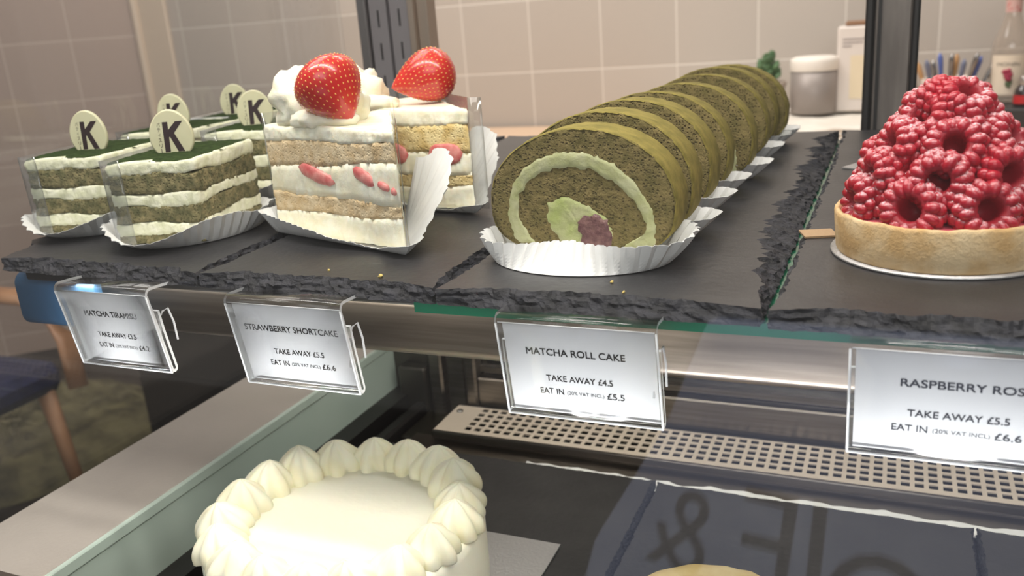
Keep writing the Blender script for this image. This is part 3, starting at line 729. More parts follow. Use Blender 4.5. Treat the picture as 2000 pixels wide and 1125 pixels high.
# ------------------------------------------------------------------ matcha roll slices
RW, RH, RT = .049, .063, .0262
def droll(n=120):
    out = []
    for i in range(n):
        a = 2*PI*i/n; c, s_ = math.cos(a), math.sin(a)
        zc = .026
        if s_ >= 0: r = 1/math.sqrt((c/RW)**2+(s_/(RH-zc))**2); x, z = r*c, zc+r*s_
        else:
            r = (abs(c/RW)**3.2+abs(s_/zc)**3.2)**(-1/3.2); x, z = r*c, zc+r*s_
        out.append((x, z))
    return out
DR = droll()
def facept(zx, zy): return ((zx-478)/785*2*RW, (935-zy)/(935-425)*RH)
def make_slice(label):
    t = thing('roll_cake_slice', label, 'roll cake slice', (0, 0, 0), 0, 'slices of the green roll')
    n = len(DR); c0 = (0, .028)
    b = MB(); rows = []
    K = 16
    def P_(k, y, j, sgn):
        x = c0[0]+(DR[j][0]-c0[0])*k; z = c0[1]+(DR[j][1]-c0[1])*k
        return (x, y+sgn*fr((x, z, y), 500, 3, 3)*.0006, z)
    for k in range(1, K+1): rows.append([P_(k/K*.995, 0, j, 1) for j in range(n)])
    for k in range(K, 0, -1): rows.append([P_(k/K*.995, RT, j, 1) for j in range(n)])
    b.loft(rows, True, 0, True, True, True); b.build('sponge', M_ROLL, t)
    # thin baked skin round the outside
    b = MB(); rows = []
    for (k, y) in ((.985, -.0003), (1.0, .0002), (1.006, .0012), (1.008, RT*.5), (1.006, RT-.0012), (1.0, RT-.0002), (.985, RT+.0003)):
        rows.append([((DR[j][0])*k + fr((DR[j][0], DR[j][1], y), 300, 2, 6)*.0004, y+fr((DR[j][0], DR[j][1], 0), 350, 3, 8)*.0006, c0[1]+(DR[j][1]-c0[1])*k+fr((DR[j][0], y, DR[j][1]), 300, 2, 7)*.0004) for j in range(n)])
    b.loft(rows, True, 0, True); b.build('crust', M_CRUST, t)
    def band(outer, inner, name, m, yo, sub=6):
        o_ = resample([facept(*p) for p in outer], .0022, False); i_ = [facept(*p) for p in inner]
        # match counts by arc parameter
        def at(pl, s_):
            L_ = [0]
            for k in range(len(pl)-1): L_.append(L_[-1]+(Vector(pl[k+1])-Vector(pl[k])).length)
            d = s_*L_[-1]
            for k in range(len(pl)-1):
                if L_[k+1] >= d-1e-9:
                    return Vector(pl[k]).lerp(Vector(pl[k+1]), (d-L_[k])/max(1e-9, L_[k+1]-L_[k]))
            return Vector(pl[-1])
        N_ = 60; oo = [at([tuple(p) for p in o_], k/N_) for k in range(N_+1)]; ii = [at(i_, k/N_) for k in range(N_+1)]
        b = MB(); rows = []
        for r in range(sub+1):
            s_ = r/sub; row = []
            for k in range(N_+1):
                p = oo[k].lerp(ii[k], s_); p = p + Vector((fr((p[0], p[1], 0), 260, 3, 4), fr((p[0], p[1], 5), 260, 3, 4)))*.0013
                e = min(1, min(r, sub-r)/1.0); e2 = min(1, min(k, N_-k)/2)
                row.append((p[0], -yo*e*e2+.0006*(1-e*e2)+fr((p[0], p[1], 2), 420, 3, 5)*.0004, p[1]))
            rows.append(row)
        b.loft(rows, False, 0, True); return b.build(name, m, t, recalc=False)
    def cloud(poly, name, m, yo, rings=7):
        pl = resample([facept(*p) for p in poly], .0015); c = sum(pl, Vector((0, 0)))/len(pl); b = MB(); rows = []
        for r in range(rings+1):
            s_ = max(.04, r/rings); row = []
            for p in pl:
                q = c.lerp(p, s_); q = q + Vector((fr((q[0], q[1], 0), 300, 3, 4), fr((q[0], q[1], 5), 300, 3, 4)))*.0014*s_
                row.append((q[0], (-yo if r < rings else .0007)+fr((q[0], q[1], 2), 420, 3, 5)*.0005, q[1]))
            rows.append(row)
        b.loft(rows, True, 0, True, cap0=True); return b.build(name, m, t, recalc=False)
    band([(205, 918), (166, 860), (158, 760), (180, 660), (228, 590), (300, 543), (400, 512), (520, 518), (620, 560), (700, 625), (760, 710), (792, 800), (800, 905), (785, 925)],
         [(330, 922), (262, 880), (215, 800), (215, 710), (262, 640), (330, 603), (430, 583), (540, 600), (640, 655), (715, 735), (752, 815), (735, 862), (690, 880), (610, 922)], 'cream_swirl', M_RCREAM, .0007)
    cloud([(350, 860), (322, 790), (335, 720), (400, 690), (470, 712), (535, 745), (600, 790), (622, 850), (612, 915), (500, 925), (410, 915)], 'cream_heart', mat('matcha_cream_heart', (182, 182, 138), .6, col2=(160, 172, 98), nscale=70, bump=.4, bscale=450), .0006)
    cloud([(458, 800), (490, 775), (545, 765), (595, 795), (612, 850), (610, 912), (540, 920), (480, 912), (470, 860)], 'red_bean_filling', M_BEAN, .0013)
    return t
ROLL = [(-.1445, .410, .3, 1.0, -1, 'front slice of the green roll, cream spiral and red bean face showing'),
        (-.1440, .445, .5, 1.06, -2, 'second slice of the green roll, right behind the front slice'),
        (-.1450, .500, -2, 1.06, -3, 'third slice of the green roll from the front'),
        (-.1440, .549, 1, 1.05, -5, 'fourth slice of the green roll, in the middle of the row'),
        (-.1370, .602, 0, 1.05, -4, 'fifth slice of the green roll from the front, browner rim'),
        (-.1370, .672, 1.5, 1.05, -4, 'third slice of the green roll from the back'),
        (-.1380, .731, 0, 1.06, -3, 'second slice of the green roll from the back'),
        (-.1330, .760, 1, 1.05, -3, 'rearmost slice of the green roll, beside the potted plant')]
p0 = None
CUPS = ['white pleated paper cup fanning out in front of the first roll slice', 'white pleated paper cup under the second roll slice', 'white pleated paper cup under the third roll slice', 'white pleated paper cup under the fourth roll slice',
        'white pleated paper cup under the fifth roll slice', 'white pleated paper cup under the third roll slice from the back', 'white pleated paper cup under the second roll slice from the back', 'white pleated paper cup under the rearmost roll slice']
rc0 = None
for i, (x, y, rz, sz, tilt, lb) in enumerate(ROLL):
    if p0 is None: o = p0 = make_slice(lb)
    else: o = copy_tree(p0); o['label'] = lb
    o.location = (x, y, .0026); o.rotation_euler = (math.radians(tilt), 0, math.radians(rz)); o.scale = (1, 1, sz)
    if i == 1:
        rc0 = liner('paper_cup', circle(.0470, .014), lambda x_, y_, s_: .012, lambda x_, y_, s_: .003+.013*abs(x_/.05)**2, 44, (0, 0, 0), CUPS[1], 'pleated paper cups under the roll slices', amp=.0008); cup = rc0
    elif rc0 is None:
        def rh(x_, y_, s_): return .0135+.0020*max(0, x_/.05)-.002*max(0, -y_/.034)*abs(x_)/.05
        def rf(x_, y_, s_): return .0040+.009*max(0, x_/.05)+.003*max(0, -x_/.05)-.020*max(0, -y_/.034)**2*(1-(x_/.055)**2)
        cup = rc0 = liner('paper_cup', circle(.0470, .034), rh, rf, 44, (0, 0, 0), CUPS[0], 'pleated paper cups under the roll slices', amp=.0013)
    else: cup = rc0.copy(); COL.objects.link(cup); cup['label'] = CUPS[i]
    cup.location = (x, y+(.0130 if i else -.0005), .0001+.0002*(i % 3)); cup.rotation_euler = (0, 0, math.radians(rz+3*i-2))

# ------------------------------------------------------------------ raspberry tart
TC = (.0225, .4455)
tart = thing('raspberry_tart', 'round golden pastry tart shell with pink glaze under the raspberries', 'tart', (TC[0], TC[1], .0016))
b = MB(); n = 140; prof = [(.0, .0), (.0484, 0), (.0492, .0012), (.0500, .010), (.0506, .0180), (.0502, .0195), (.0494, .0200), (.0480, .0196), (.0470, .0170), (.045, .0155)]
rows = []
for r, z in prof:
    rows.append([(r*math.cos(2*PI*j/n)*(1+.006*noise.noise(Vector((3*math.cos(2*PI*j/n), 3*math.sin(2*PI*j/n), z*80)))), r*math.sin(2*PI*j/n)*(1+.006*noise.noise(Vector((3*math.cos(2*PI*j/n), 3*math.sin(2*PI*j/n), z*80)))), z+(fr((math.cos(2*PI*j/n), math.sin(2*PI*j/n), 0), 5, 3, 1)*.0008 if z > .012 else 0)) for j in range(n)])
b.loft(rows, True, 0, True); b.build('pastry_shell', M_TART, tart); tart.scale = (.955, .955, 1)
b = MB(); b.lathe([(0, .0195), (.03, .0193), (.042, .0186), (.0474, .0182), (.0478, .0165)], 96); b.build('pink_glaze', M_PINK, tart)
b = MB(); b.lathe([(0, .0), (.0515, 0), (.0518, .0006), (.0515, .0012), (.0, .0012)], 96)
bd = b.build('cake_board', M_SILVER); bd.location = (TC[0], TC[1], .0002); bd.scale = (.955, .955, 1)
b = MB(); b.box(-.0135, .004, -.0055, .0100, 0, .0010)
b.xf(Matrix.Translation((-.0545, .024, .0)) @ Matrix.Rotation(math.radians(18), 4, 'Z'))
tg = b.build('board_tab', M_GOLD, bd); tg['label'] = 'gold card tab'
tag(bd, 'thin round silver board under the raspberry tart with a gold tab at left', 'cake board')
b = MB(); b.prism([(0, 0), (.02, -.012), (.03, .01), (.01, .02)], 0, .001)
o = b.build('board_corner', M_SILVER); o.location = (-.034, .659, .0003); tag(o, 'silver card corner on the slate behind the raspberry tart', 'cake board')

def raspberry_mat():
    m = bpy.data.materials.new('raspberry_skin'); m.use_nodes = True; nt = m.node_tree; N = nt.nodes; L = nt.links; b = N['Principled BSDF']
    b.inputs['Roughness'].default_value = .32; b.inputs['Subsurface Weight'].default_value = .25; b.inputs['Subsurface Radius'].default_value = (1, .25, .2); b.inputs['Subsurface Scale'].default_value = .003
    b.inputs['Coat Weight'].default_value = .25
    tc = N.new('ShaderNodeTexCoord'); g = N.new('ShaderNodeNewGeometry'); s = N.new('ShaderNodeSeparateXYZ'); L.new(g.outputs['Normal'], s.inputs[0])
    n = N.new('ShaderNodeTexNoise'); n.inputs['Scale'].default_value = 900; n.inputs['Detail'].default_value = 3; L.new(tc.outputs['Object'], n.inputs['Vector'])
    n2 = N.new('ShaderNodeTexNoise'); n2.inputs['Scale'].default_value = 45; n2.inputs['Detail'].default_value = 2
    gp = g.outputs['Position']; L.new(gp, n2.inputs['Vector'])
    # icing sugar lies where the berry faces up
    r = N.new('ShaderNodeMapRange'); r.inputs['From Min'].default_value = .30; r.inputs['From Max'].default_value = .90; L.new(s.outputs['Z'], r.inputs['Value'])
    r2 = N.new('ShaderNodeMapRange'); r2.inputs['From Min'].default_value = .38; r2.inputs['From Max'].default_value = .56; L.new(n.outputs['Fac'], r2.inputs['Value'])
    r3 = N.new('ShaderNodeMapRange'); r3.inputs['From Min'].default_value = .36; r3.inputs['From Max'].default_value = .56; L.new(n2.outputs['Fac'], r3.inputs['Value'])
    m1 = N.new('ShaderNodeMath'); m1.operation = 'MULTIPLY'; L.new(r.outputs[0], m1.inputs[0]); L.new(r2.outputs[0], m1.inputs[1])
    m2 = N.new('ShaderNodeMath'); m2.operation = 'MULTIPLY'; L.new(m1.outputs[0], m2.inputs[0]); L.new(r3.outputs[0], m2.inputs[1])
    m3 = N.new('ShaderNodeMath'); m3.operation = 'MULTIPLY'; m3.inputs[1].default_value = .72; L.new(m2.outputs[0], m3.inputs[0])
    mx = N.new('ShaderNodeMix'); mx.data_type = 'RGBA'; mx.inputs['A'].default_value = lin((172, 24, 44)); mx.inputs['B'].default_value = lin((236, 214, 218))
    L.new(m3.outputs[0], mx.inputs['Factor']); L.new(mx.outputs['Result'], b.inputs['Base Color'])
    return m
M_RASP = raspberry_mat()
def ico():
    bm = bmesh.new(); bmesh.ops.create_icosphere(bm, subdivisions=2, radius=1)
    vs = [v.co.copy() for v in bm.verts]; fs = [[v.index for v in f.verts] for f in bm.faces]; bm.free(); return vs, fs
IV, IF = ico()
def raspberry_mesh(seed):
    """hollow cup of drupelets; opening at +Z, closed nose at -Z, height ~.021, radius ~.0125"""
    rnd = random.Random(seed); b = MB()
    rows = [(.0084, .0064, 13, .0037), (.0099, .0036, 14, .0034), (.0104, .0004, 14, .0034), (.0095, -.0034, 13, .0033), (.0074, -.0068, 11, .0032), (.0044, -.0092, 7, .0030), (.0010, -.0104, 3, .0028)]
    for ri, (r, z, cnt, sz) in enumerate(rows):
        for j in range(cnt):
            a = 2*PI*(j+.5*(ri % 2)+rnd.uniform(-.14, .14))/cnt; s_ = sz*rnd.uniform(.86, 1.1)
            c = Vector((r*math.cos(a), r*math.sin(a), z+rnd.uniform(-.0004, .0004)))
            er = Vector((math.cos(a), math.sin(a), 0)); et = Vector((-math.sin(a), math.cos(a), 0)); ez = Vector((0, 0, 1))
            sr, st, szz = s_*1.0, s_*.66*15/max(cnt, 9)*(r/.0098 if cnt > 9 else 1)+.0003, s_*.86
            st = PI*r/cnt*1.30 if cnt > 3 else s_
            b.add([c+er*v.x*sr+et*v.y*st+ez*v.z*szz for v in IV], IF, 0, True)
    b.loft([[(r*math.cos(2*PI*j/40), r*math.sin(2*PI*j/40), z) for j in range(40)] for r, z in [(.0062, .0080), (.0078, .0084), (.0099, .0066), (.0112, .0036), (.0116, .0004), (.0107, -.0036), (.0085, -.0070), (.0050, -.0096), (.0014, -.0110), (0, -.0111)]], True, 0, True)
    # inner wall of the cavity
    prof = [(.0082, .0080), (.0060, .0084), (.0048, .0070), (.0042, .0020), (.0034, -.0030), (.0010, -.0050), (0, -.0052)]
    rws = [[(r*math.cos(2*PI*j/30)*(1+.05*math.sin(j*3.1)), r*math.sin(2*PI*j/30)*(1+.05*math.sin(j*3.1)), z) for j in range(30)] for r, z in prof]
    b.loft(rws, True, 1, True)
    o = b.build('raspberry', [M_RASP, mat('raspberry_inside', (150, 20, 36), .5, sss=.2, sssr=.003)], recalc=False)
    return o
variants = [raspberry_mesh(s_) for s_ in (1, 2, 3)]
for v in variants: COL.objects.unlink(v)
rr = random.Random(5)
ORD = ['first', 'second', 'third', 'fourth', 'fifth', 'sixth', 'seventh', 'eighth', 'ninth']
def put_rasp(p, outdir, sc, label, spin):
    v = variants[rr.randrange(3)]; o = v.copy(); COL.objects.link(o)
    o.location = p; o.scale = (sc*rr.uniform(.95, 1.06), sc*rr.uniform(.93, 1.05), sc*rr.uniform(.9, 1.0))
    q = Vector(outdir).to_track_quat('Z', 'Y'); e = (q.to_matrix().to_4x4() @ Matrix.Rotation(spin, 4, 'Z')).to_euler(); o.rotation_euler = e
    return tag(o, label, 'raspberry', 'raspberries piled on the tart')
RINGS = [('bottom ring', .0345, .0262, 8, 10, 22, 1.10), ('second ring', .0285, .0395, 7, 2, 5, 1.06), ('third ring', .0215, .0510, 6, 22, 32, 1.02), ('fourth ring', .0142, .0605, 4, 34, 48, 1.0), ('top cluster', .0082, .0690, 3, 62, 58, .98)]
for name_, rad, zc, cnt, elev, a00, sc in RINGS:
    items = []
    for k in range(cnt):
        a = math.radians(a00)+2*PI*k/cnt
        items.append(a)
    def side(a): return -math.sin(a)*.93+math.cos(a)*-.0   # towards the shopper
    vis = sorted([a for a in items if math.sin(a) < .35], key=lambda a: math.cos(a))
    for a in items:
        el = math.radians(elev+rr.uniform(-8, 8)); aa = a+rr.uniform(-.12, .12)
        d = (math.cos(aa)*math.cos(el), math.sin(aa)*math.cos(el), math.sin(el))
        p = (TC[0]+rad*math.cos(a), TC[1]+rad*math.sin(a), zc+rr.uniform(-.001, .001))
        if a in vis: lb = 'hollow red raspberry in the %s of the tart pile, %s from the left' % (name_, ORD[vis.index(a)])
        else: lb = 'red raspberry on the far side of the tart pile'
        put_rasp(p, d, sc, lb, rr.uniform(0, 6))
# ---- hidden berries that carry the pile
core = [(math.radians(20+72*k), .014, .034) for k in range(5)]+[(0, 0, .05)]
for a, r, z in core: put_rasp((TC[0]+r*math.cos(a), TC[1]+r*math.sin(a), z), (math.cos(a), math.sin(a), .6), 1.0, 'red raspberry buried inside the tart pile', a)

# ------------------------------------------------------------------ lower deck cakes
CC = (-.300, .388); CZT = -.168; CZB = -.2278
b = MB(); b.box(-.095, .1005, -.0935, .0975, 0, .0014); bo = b.build('cake_board', M_SILVER); bo.location = (-.298, .388, -.2298); tag(bo, 'square silver card board under the white cream cake', 'cake board')
cake = thing('cream_cake', 'round white cream cake ringed with piped rosettes on the lower deck', 'cake', (CC[0], CC[1], CZB))
Hc = CZT-CZB
b = MB(); n = 120; rows = []
for r, z in [(0, 0), (.083, 0), (.0855, .002), (.086, .02), (.086, Hc-.006), (.0848, Hc-.0018), (.082, Hc), (.07, Hc+.0002), (.05, Hc), (.03, Hc+.0002), (.012, Hc), (0, Hc)]:
    rows.append([(r*math.cos(2*PI*j/n)+fr((r*math.cos(2*PI*j/n), r*math.sin(2*PI*j/n), z), 50, 2, 2)*.0006, r*math.sin(2*PI*j/n), z+(fr((r*math.cos(2*PI*j/n), r*math.sin(2*PI*j/n), 0), 45, 3, 2)*.0005 if z > .03 else 0)) for j in range(n)])
b.loft(rows, True, 0, True); b.build('frosting', mat('smooth_frosting', (248, 244, 226), .5, sss=.2, bump=.08, bscale=120), cake)
def rosette():
    b = MB(); rows = []; n = 56; K = 20
    for k in range(K+1):
        t = k/K
        R = .0162*(1-t**2.1)**.80*(1+.06*math.sin(PI*min(1, t*1.5)))
        z = .0215*t
        if t > .86: R = .0162*.30*(1-t)/.14*1.1+.0002
        row = []
        for j in range(n):
            a = 2*PI*j/n; rid = 1+.13*math.cos(7*a+t*1.6)*(1-t*.25) - .03*math.cos(14*a+t*3.2)
            rr_ = R*rid; row.append((rr_*math.cos(a)+fr((a, t, 0), 2, 2, 4)*.0006+.0012*t*t, rr_*math.sin(a), z))
        rows.append(row)
    b.loft(rows, True, 0, True, True, True); return b
rb = rosette(); r0 = None; NR = 18
for k in range(NR):
    a = 2*PI*k/NR+.12
    if r0 is None: o = r0 = rb.build('cream_rosette', mat('rosette_cream', (250, 246, 224), .5, col2=(246, 240, 208), nscale=80, sss=.25), cake)
    else: o = r0.copy(); COL.objects.link(o)
    rad = .0725+random.uniform(-.001, .001)
    o.location = (rad*math.cos(a), rad*math.sin(a), Hc-.001); o.rotation_euler = (random.uniform(-.12, .12), random.uniform(-.12, .12), random.uniform(0, 6)); s_ = random.uniform(.93, 1.05); o.scale = (s_, s_, s_*random.uniform(.95, 1.1))
# golden pastry whose back edge shows at the bottom of the picture
pas = thing('golden_pastry', 'pale golden round pastry at the very bottom edge, only its rim in view', 'pastry', (-.079, .408, -.2298))
b = MB(); n = 90; rows = []
for r, z in [(0, 0), (.052, 0), (.056, .003), (.057, .014), (.0565, .020), (.054, .0235), (.048, .025), (.02, .0255), (0, .0255)]:
    rows.append([((r+fr((math.cos(2*PI*j/n), math.sin(2*PI*j/n), z*20), 6, 3, 3)*.0010*(r > .03))*math.cos(2*PI*j/n), (r+fr((math.cos(2*PI*j/n), math.sin(2*PI*j/n), z*20), 6, 3, 3)*.0010*(r > .03))*math.sin(2*PI*j/n), z) for j in range(n)])
b.loft(rows, True, 0, True); b.build('pastry_case', mat('pale_pastry', (232, 200, 130), .7, col2=(244, 220, 160), nscale=60, bump=.3), pas)
b = MB(); b.lathe([(.061, 0), (.062, .0004), (.061, .0009), (0, .0009)], 60); b.build('doily', M_PAPER, pas)

# crumbs
for (x, y, s_, lb) in [(-.2345, .3600, .0012, 'tiny yellow crumb on the slate in front of the strawberry slices'), (-.1165, .3700, .0008, 'tiny crumb on the slate in front of the roll, beside its paper'), (-.2700, .3660, .0007, 'tiny pale crumb on the slate below the front cream slice'), (-.1070, .3560, .0007, 'tiny pale crumb on the slate edge above the roll price card')]:
    bb = blob(0, 0, 0, s_, s_*.9, s_*.8, x*100, .6, 12, 900).build('crumb', mat('crumb', (210, 186, 110), .9)); bb.location = (x, y, s_*.6); tag(bb, lb, 'crumb', 'crumbs on the slates')

# ------------------------------------------------------------------ back counter and what stands on it
cnt_ = thing('counter', 'x', 'counter', (-.5, 2.0, FLZ))
ct = MB(); ct.box(-1.25, 1.4, -.55, .484, .71, .75, bev=.003); ct.build('worktop', mat('cream_counter', (214, 184, 156), .5), cnt_)
ct = MB()
for k in range(5): ct.box(-1.23, 1.38, -.5, .484, k*.142, k*.142+.138)
ct.build('base_boards', mat('dark_counter_boards', (30, 25, 23), .5, col2=(22, 18, 17), nscale=6, stretch=(1, 1, 8)), cnt_)
tag(cnt_, 'cream back counter along the tiled wall behind the case', 'counter')
def cloth(x0, x1, y0, y1, z0, z1, seed):
    b = MB(); nx, ny = 60, 40
    def h(i, j):
        x = x0+(x1-x0)*i/nx; y = y0+(y1-y0)*j/ny
        return z1+fr((x, y, 0), 9, 4, seed)*.006
    rows = []
    for j in range(ny+1):
        rows.append([(x0+(x1-x0)*i/nx+fr((0, j*.2, 1), 1, 2, seed)*.006, y0+(y1-y0)*j/ny+fr((i*.2, 0, 2), 1, 2, seed)*.008, h(i, j)) for i in range(nx+1)])
    b.loft(rows, False, 0, True)
    layers = 4
    for row in (rows[0],):
        prev = row
        for k in range(1, layers*4+1):
            t = k/(layers*4); r2 = [(p[0], p[1]-.004*abs(math.sin(t*layers*PI)), p[2]*(1-t)+z0*t) for p in row]
            b.loft([prev, r2], False, 0, True); prev = r2
    for col in (0, nx):
        prev = [r[col] for r in rows]; b.loft([prev, [(p[0], p[1], z0) for p in prev]], False, 0, True)
    b.loft([rows[-1], [(p[0], p[1], z0) for p in rows[-1]]], False, 0, True)
    return b.build('folded_cloth', M_CLOTH)
tag(cloth(-.60, -.045, 2.02, 2.46, -.199, -.160, 3), 'stack of folded white cloths on the back counter under the canister', 'cloth')
def canister():
    t = thing('canister', 'grey canister with white lid beside the black upright', 'canister', (-.188, 2.27, -.154))
    b = MB(); b.lathe([(0, 0), (.050, 0), (.0535, .003), (.0535, .104), (.0, .104)], 48); b.build('body', mat('grey_tin', (150, 140, 134), .45, metal=.2), t)
    b = MB(); b.lathe([(.0545, .100), (.0555, .103), (.0555, .122), (.0535, .128), (.045, .132), (.0, .134)], 48); b.build('lid', mat('white_plastic', (238, 230, 220), .45), t)
canister()
t = thing('white_box', 'tall white carton with brown top half hidden by the black upright', 'box', (-.085, 2.30, -.154))
b = MB(); b.box(-.052, .052, -.035, .035, 0, .196, bev=.004); b.build('carton', mat('white_carton', (226, 216, 208), .6), t)
b = MB(); b.box(-.036, .040, -.026, .026, .1962, .207, bev=.003); b.build('brown_lid', mat('brown_lid', (140, 104, 76), .7), t)
b = MB(); b.box(-.022, .046, -.0358, -.0351, .03, .13); b.build('pale_panel', mat('pale_panel', (232, 216, 186), .6), t)
b = MB()
for i, wd in enumerate((.05, .044, .02)): b.box(-.040, -.040+wd, -.0357, -.0351, .166-i*.008, .1685-i*.008)
b.build('printed_lines', mat('grey_print', (140, 130, 130), .7), t)
# potted succulent
t = thing('potted_plant', 'green succulent in a pale pot behind the far end of the roll', 'plant', (-.298, 2.27, -.156))
b = MB(); b.lathe([(0, 0), (.034, 0), (.045, .068), (.047, .070), (.047, .078), (.043, .078), (.041, .070), (0, .068)], 40); b.build('pot', mat('beige_pot', (176, 160, 146), .6), t)
b = MB(); lr = random.Random(3)
for k in range(30):
    a = lr.uniform(0, 2*PI); el = lr.uniform(.15, 1.4); L_ = lr.uniform(.020, .034); h0 = lr.uniform(.080, .128)
    d = Vector((math.cos(a)*math.cos(el), math.sin(a)*math.cos(el), math.sin(el))); c = Vector((lr.uniform(-.02, .02), lr.uniform(-.02, .02), h0))
    sx = d.orthogonal().normalized(); sy = d.cross(sx)
    rows = [[c+d*L_*s_+sx*wd*math.cos(2*PI*j/10)+sy*wd*.5*math.sin(2*PI*j/10) for j in range(10)] for s_, wd in ((0, .003), (.3, .008), (.65, .0115), (.9, .008), (1, .001))]
    b.loft(rows, True, 0, True, True, True)
b.build('leaves', mat('succulent_leaf', (64, 96, 62), .5, col2=(96, 128, 84), nscale=30), t)
# syrup bottle
t = thing('syrup_bottle', 'clear glass syrup bottle with raspberry label at the right edge', 'bottle', (.226, 2.30, -.146))
b = MB(); b.lathe([(0, .004), (.034, .002), (.0385, .006), (.0385, .118), (.037, .130), (.030, .150), (.0195, .178), (.0155, .195), (.0150, .222), (.017, .224), (.017, .230), (.0145, .231)], 48)
b.build('glass', clear('bottle_glass', (.90, .87, .83), refl=.08, power=2.5, rough=.05, haze=.16, hazecol=(.8, .7, .62)), t)
b = MB(); b.lathe([(.0385, .196), (.0160, .196), (.0162, .226), (.0165, .245), (0, .246)][1:], 32); b.build('neck_band', mat('pink_band', (206, 168, 160), .5, col2=(190, 90, 90), nscale=120, lo=.55, hi=.7), t)
lab = MB(); rows = []
for z in (.020, .106): rows.append([(.0388*math.cos(a), .0388*math.sin(a), z) for a in [math.radians(205+130*i/24) for i in range(25)]])
lab.loft(rows, False, 0, True); lb_ = lab.build('paper_label', mat('bottle_label', (226, 212, 192), .6), t)
b = MB(); vs, fs = text_verts('MONIN', .046, .0085, .02)
R_ = .0391
b.add([(R_*math.cos(math.radians(262)+p.x/R_), R_*math.sin(math.radians(262)+p.x/R_), .086+p.y) for p in vs], fs); b.build('lettering', M_INK, lb_, recalc=False)
b = MB()
for (a_, z, r) in ((-9, .070, .0062), (3, .072, .0062), (8, .064, .0062), (-3, .062, .0066), (1, .056, .0070), (6, .054, .006)):
    a = math.radians(262+a_); c = Vector((R_*math.cos(a), R_*math.sin(a), z)); b.add([c+v*r*.9 for v in IV], IF, 0, True)
b.build('raspberry_picture', mat('label_raspberry', (164, 40, 72), .6), lb_)
b = MB()
for (a_, z) in ((0, .044), (6, .040), (10, .048)):
    a = math.radians(262+a_); c = Vector((R_*math.cos(a), R_*math.sin(a), z)); b.add([c+Vector((v.x*.004, v.y*.003, v.z*.006)) for v in IV], IF, 0, True)
b.build('leaf_picture', mat('label_leaf', (86, 104, 70), .6), lb_)
# tray under bottle, dark jar, cutlery in a white pot
b = MB(); b.box(.16, .42, 2.18, 2.42, -.198, -.147, bev=.004); tag(b.build('serving_tray', mat('dark_tray', (46, 44, 44), .5)), 'dark raised tray under the syrup bottle', 'tray')
t = thing('sauce_jar', 'small dark jar with silver cap in front of the syrup bottle', 'jar', (.252, 2.22, -.146))
b = MB(); b.lathe([(0, 0), (.018, 0), (.020, .003), (.020, .030), (.017, .038), (.011, .044), (.011, .048), (0, .048)], 32); b.build('body', mat('dark_jar', (44, 34, 34), .2, coat=.5), t)
b = MB(); b.lathe([(.0115, .046), (.0118, .047), (.0118, .062), (.010, .064), (0, .064)], 24); b.build('cap', mat('silver_cap', (190, 184, 178), .3, metal=.9), t)
b = MB(); b.lathe([(.0203, .006), (.0203, .024)], 32); b.build('red_label', mat('red_label', (190, 30, 34), .5), t)
t = thing('cutlery_pot', 'white pot holding cutlery behind the raspberry tart', 'pot', (.105, 2.30, -.198))
b = MB(); b.lathe([(0, 0), (.052, 0), (.058, .110), (.056, .112), (.052, .110), (.047, .01), (0, .01)], 40); b.build('wall', mat('white_ceramic', (226, 212, 200), .5), t)
kr = random.Random(9)
cols = [('steel', (150, 146, 144), .25, .9), ('tan_wood', (186, 140, 90), .6, 0), ('blue_grey', (116, 122, 146), .4, .2), ('steel', (150, 146, 144), .25, .9), ('blue', (86, 104, 170), .4, .1)]
names_ = ['leaning far left', 'with wooden handle at left', 'third from the left', 'fourth from the left', 'fifth from the left', 'in the middle', 'right of the middle', 'with blue handle', 'third from the right', 'second from the right, leaning right', 'leaning far right across the bottle label']
for i in range(11):
    u = -1+2*i/10; cn, cc, rg, mt = cols[i % 5]
    base = Vector((.105+u*.028, 2.30+kr.uniform(-.02, .02), -.186)); top = Vector((.105+u*.085*(1+.15*(abs(u) > .8))+kr.uniform(-.006, .006), 2.28+kr.uniform(-.03, .03), -.035+kr.uniform(-.012, .008)-abs(u)*.004))
    b = MB(); d = top-base; b.tube([base, base+d*.55, base+d*.8, base+d*.93, top], [.003, .003, .0055, .006, .0018], 8)
    tag(b.build('cutlery', mat('cutlery_'+cn, cc, rg, metal=mt)), 'piece of cutlery standing in the white pot, '+names_[i], 'cutlery', 'cutlery in the white pot')

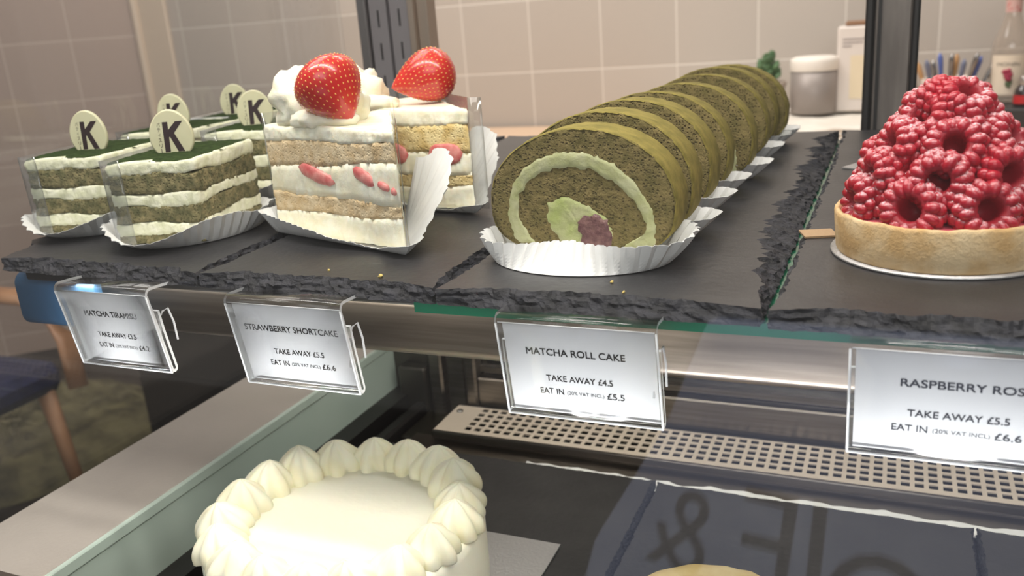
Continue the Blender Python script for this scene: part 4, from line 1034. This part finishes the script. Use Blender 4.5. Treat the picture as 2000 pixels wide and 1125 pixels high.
# ------------------------------------------------------------------ seen through the left glass
t = thing('wooden_chair', 'wooden chair with navy seat beyond the left end of the case', 'chair', (-1.93, 1.08, FLZ))
tan = mat('tan_wood_frame', (176, 132, 96), .5, col2=(156, 112, 78), nscale=10)
b = MB(); b.box(-.24, .20, -.22, .22, .33, .395, bev=.02); b.build('seat', mat('navy_fabric', (30, 36, 72), .9, col2=(24, 28, 58), nscale=60), t)
b = MB(); pts = [(-.22, .22, .40), (-.10, .245, .62), (.10, .245, .62), (.22, .22, .40)]
b.tube([(-.23, .23, .33), (-.20, .24, .44), (-.08, .25, .53), (.08, .25, .53), (.20, .24, .44), (.23, .22, .33)], .022, 10); b.build('backrest', tan, t)
for sx, sy in ((-1, -1), (1, -1), (1, 1), (-1, 1)):
    b = MB(); b.tube([(sx*.17, sy*.18, .34), (sx*.19, sy*.20, 0)], [.02, .014], 10); b.build('leg', tan, t)
b = MB(); rg = random.Random(2); rows = []
for r in range(14):
    rows.append([(.42*(r/13)*math.cos(2*PI*j/60), .42*(r/13)*math.sin(2*PI*j/60), (.05+.03*rg.random())*(1-(r/13)**6)) for j in range(60)])
b.loft(rows[1:], True, 0, False, True); o = b.build('shaggy_rug', mat('olive_pile', (120, 114, 84), 1, col2=(70, 66, 50), nscale=14, bump=.8, bscale=60)); o.location = (-2.30, 1.52, FLZ+.001); tag(o, 'pale olive shaggy rug on the floor left of the case', 'rug')

# unseen glowing panel added behind the shopper, mirrored faintly in the front glass
t = thing('added_reflection_panel', 'added glowing lettered panel mirrored in the front glass at lower right', 'sign', (0, -.9, FLZ))
z0 = -FLZ
op = [(-.245, -.366), (-.262, -.372), (-.327, -.545), (-.388, -.66), (-.464, -.797), (-.50, -.93), (.55, -.93), (.55, -.376)]
b = MB(); pr = [(p[0], p[1]+z0) for p in op]
b.loft([[(x, 0, z) for x, z in pr], [(x, -.04, z) for x, z in pr]], True, 0, False, True, True)
b.build('lit_panel', emit('lit_panel', (158, 164, 188), 1.5), t)
b = MB()
def letter(ch, x, z, wd, ht, rot=0):
    vs, fs = text_verts(ch, wd, ht, .02)
    M_ = Matrix.Rotation(rot, 4, 'Y')
    b.add([Vector((x, .002, z+z0)) + (M_ @ Vector((-p.x, 0, p.y))) for p in vs], [f[::-1] for f in fs])
letter('&', -.304, -.745, .10, .17, .25); letter('E', -.165, -.745, .085, .20, .10); letter('I', -.085, -.75, .022, .20, .06); letter('O', .01, -.83, .16, .20)
b.build('lettering', emit('reflection_letters', (96, 92, 104), 1.1), t, recalc=False)  # letters glow too, keeping their reflection low in contrast
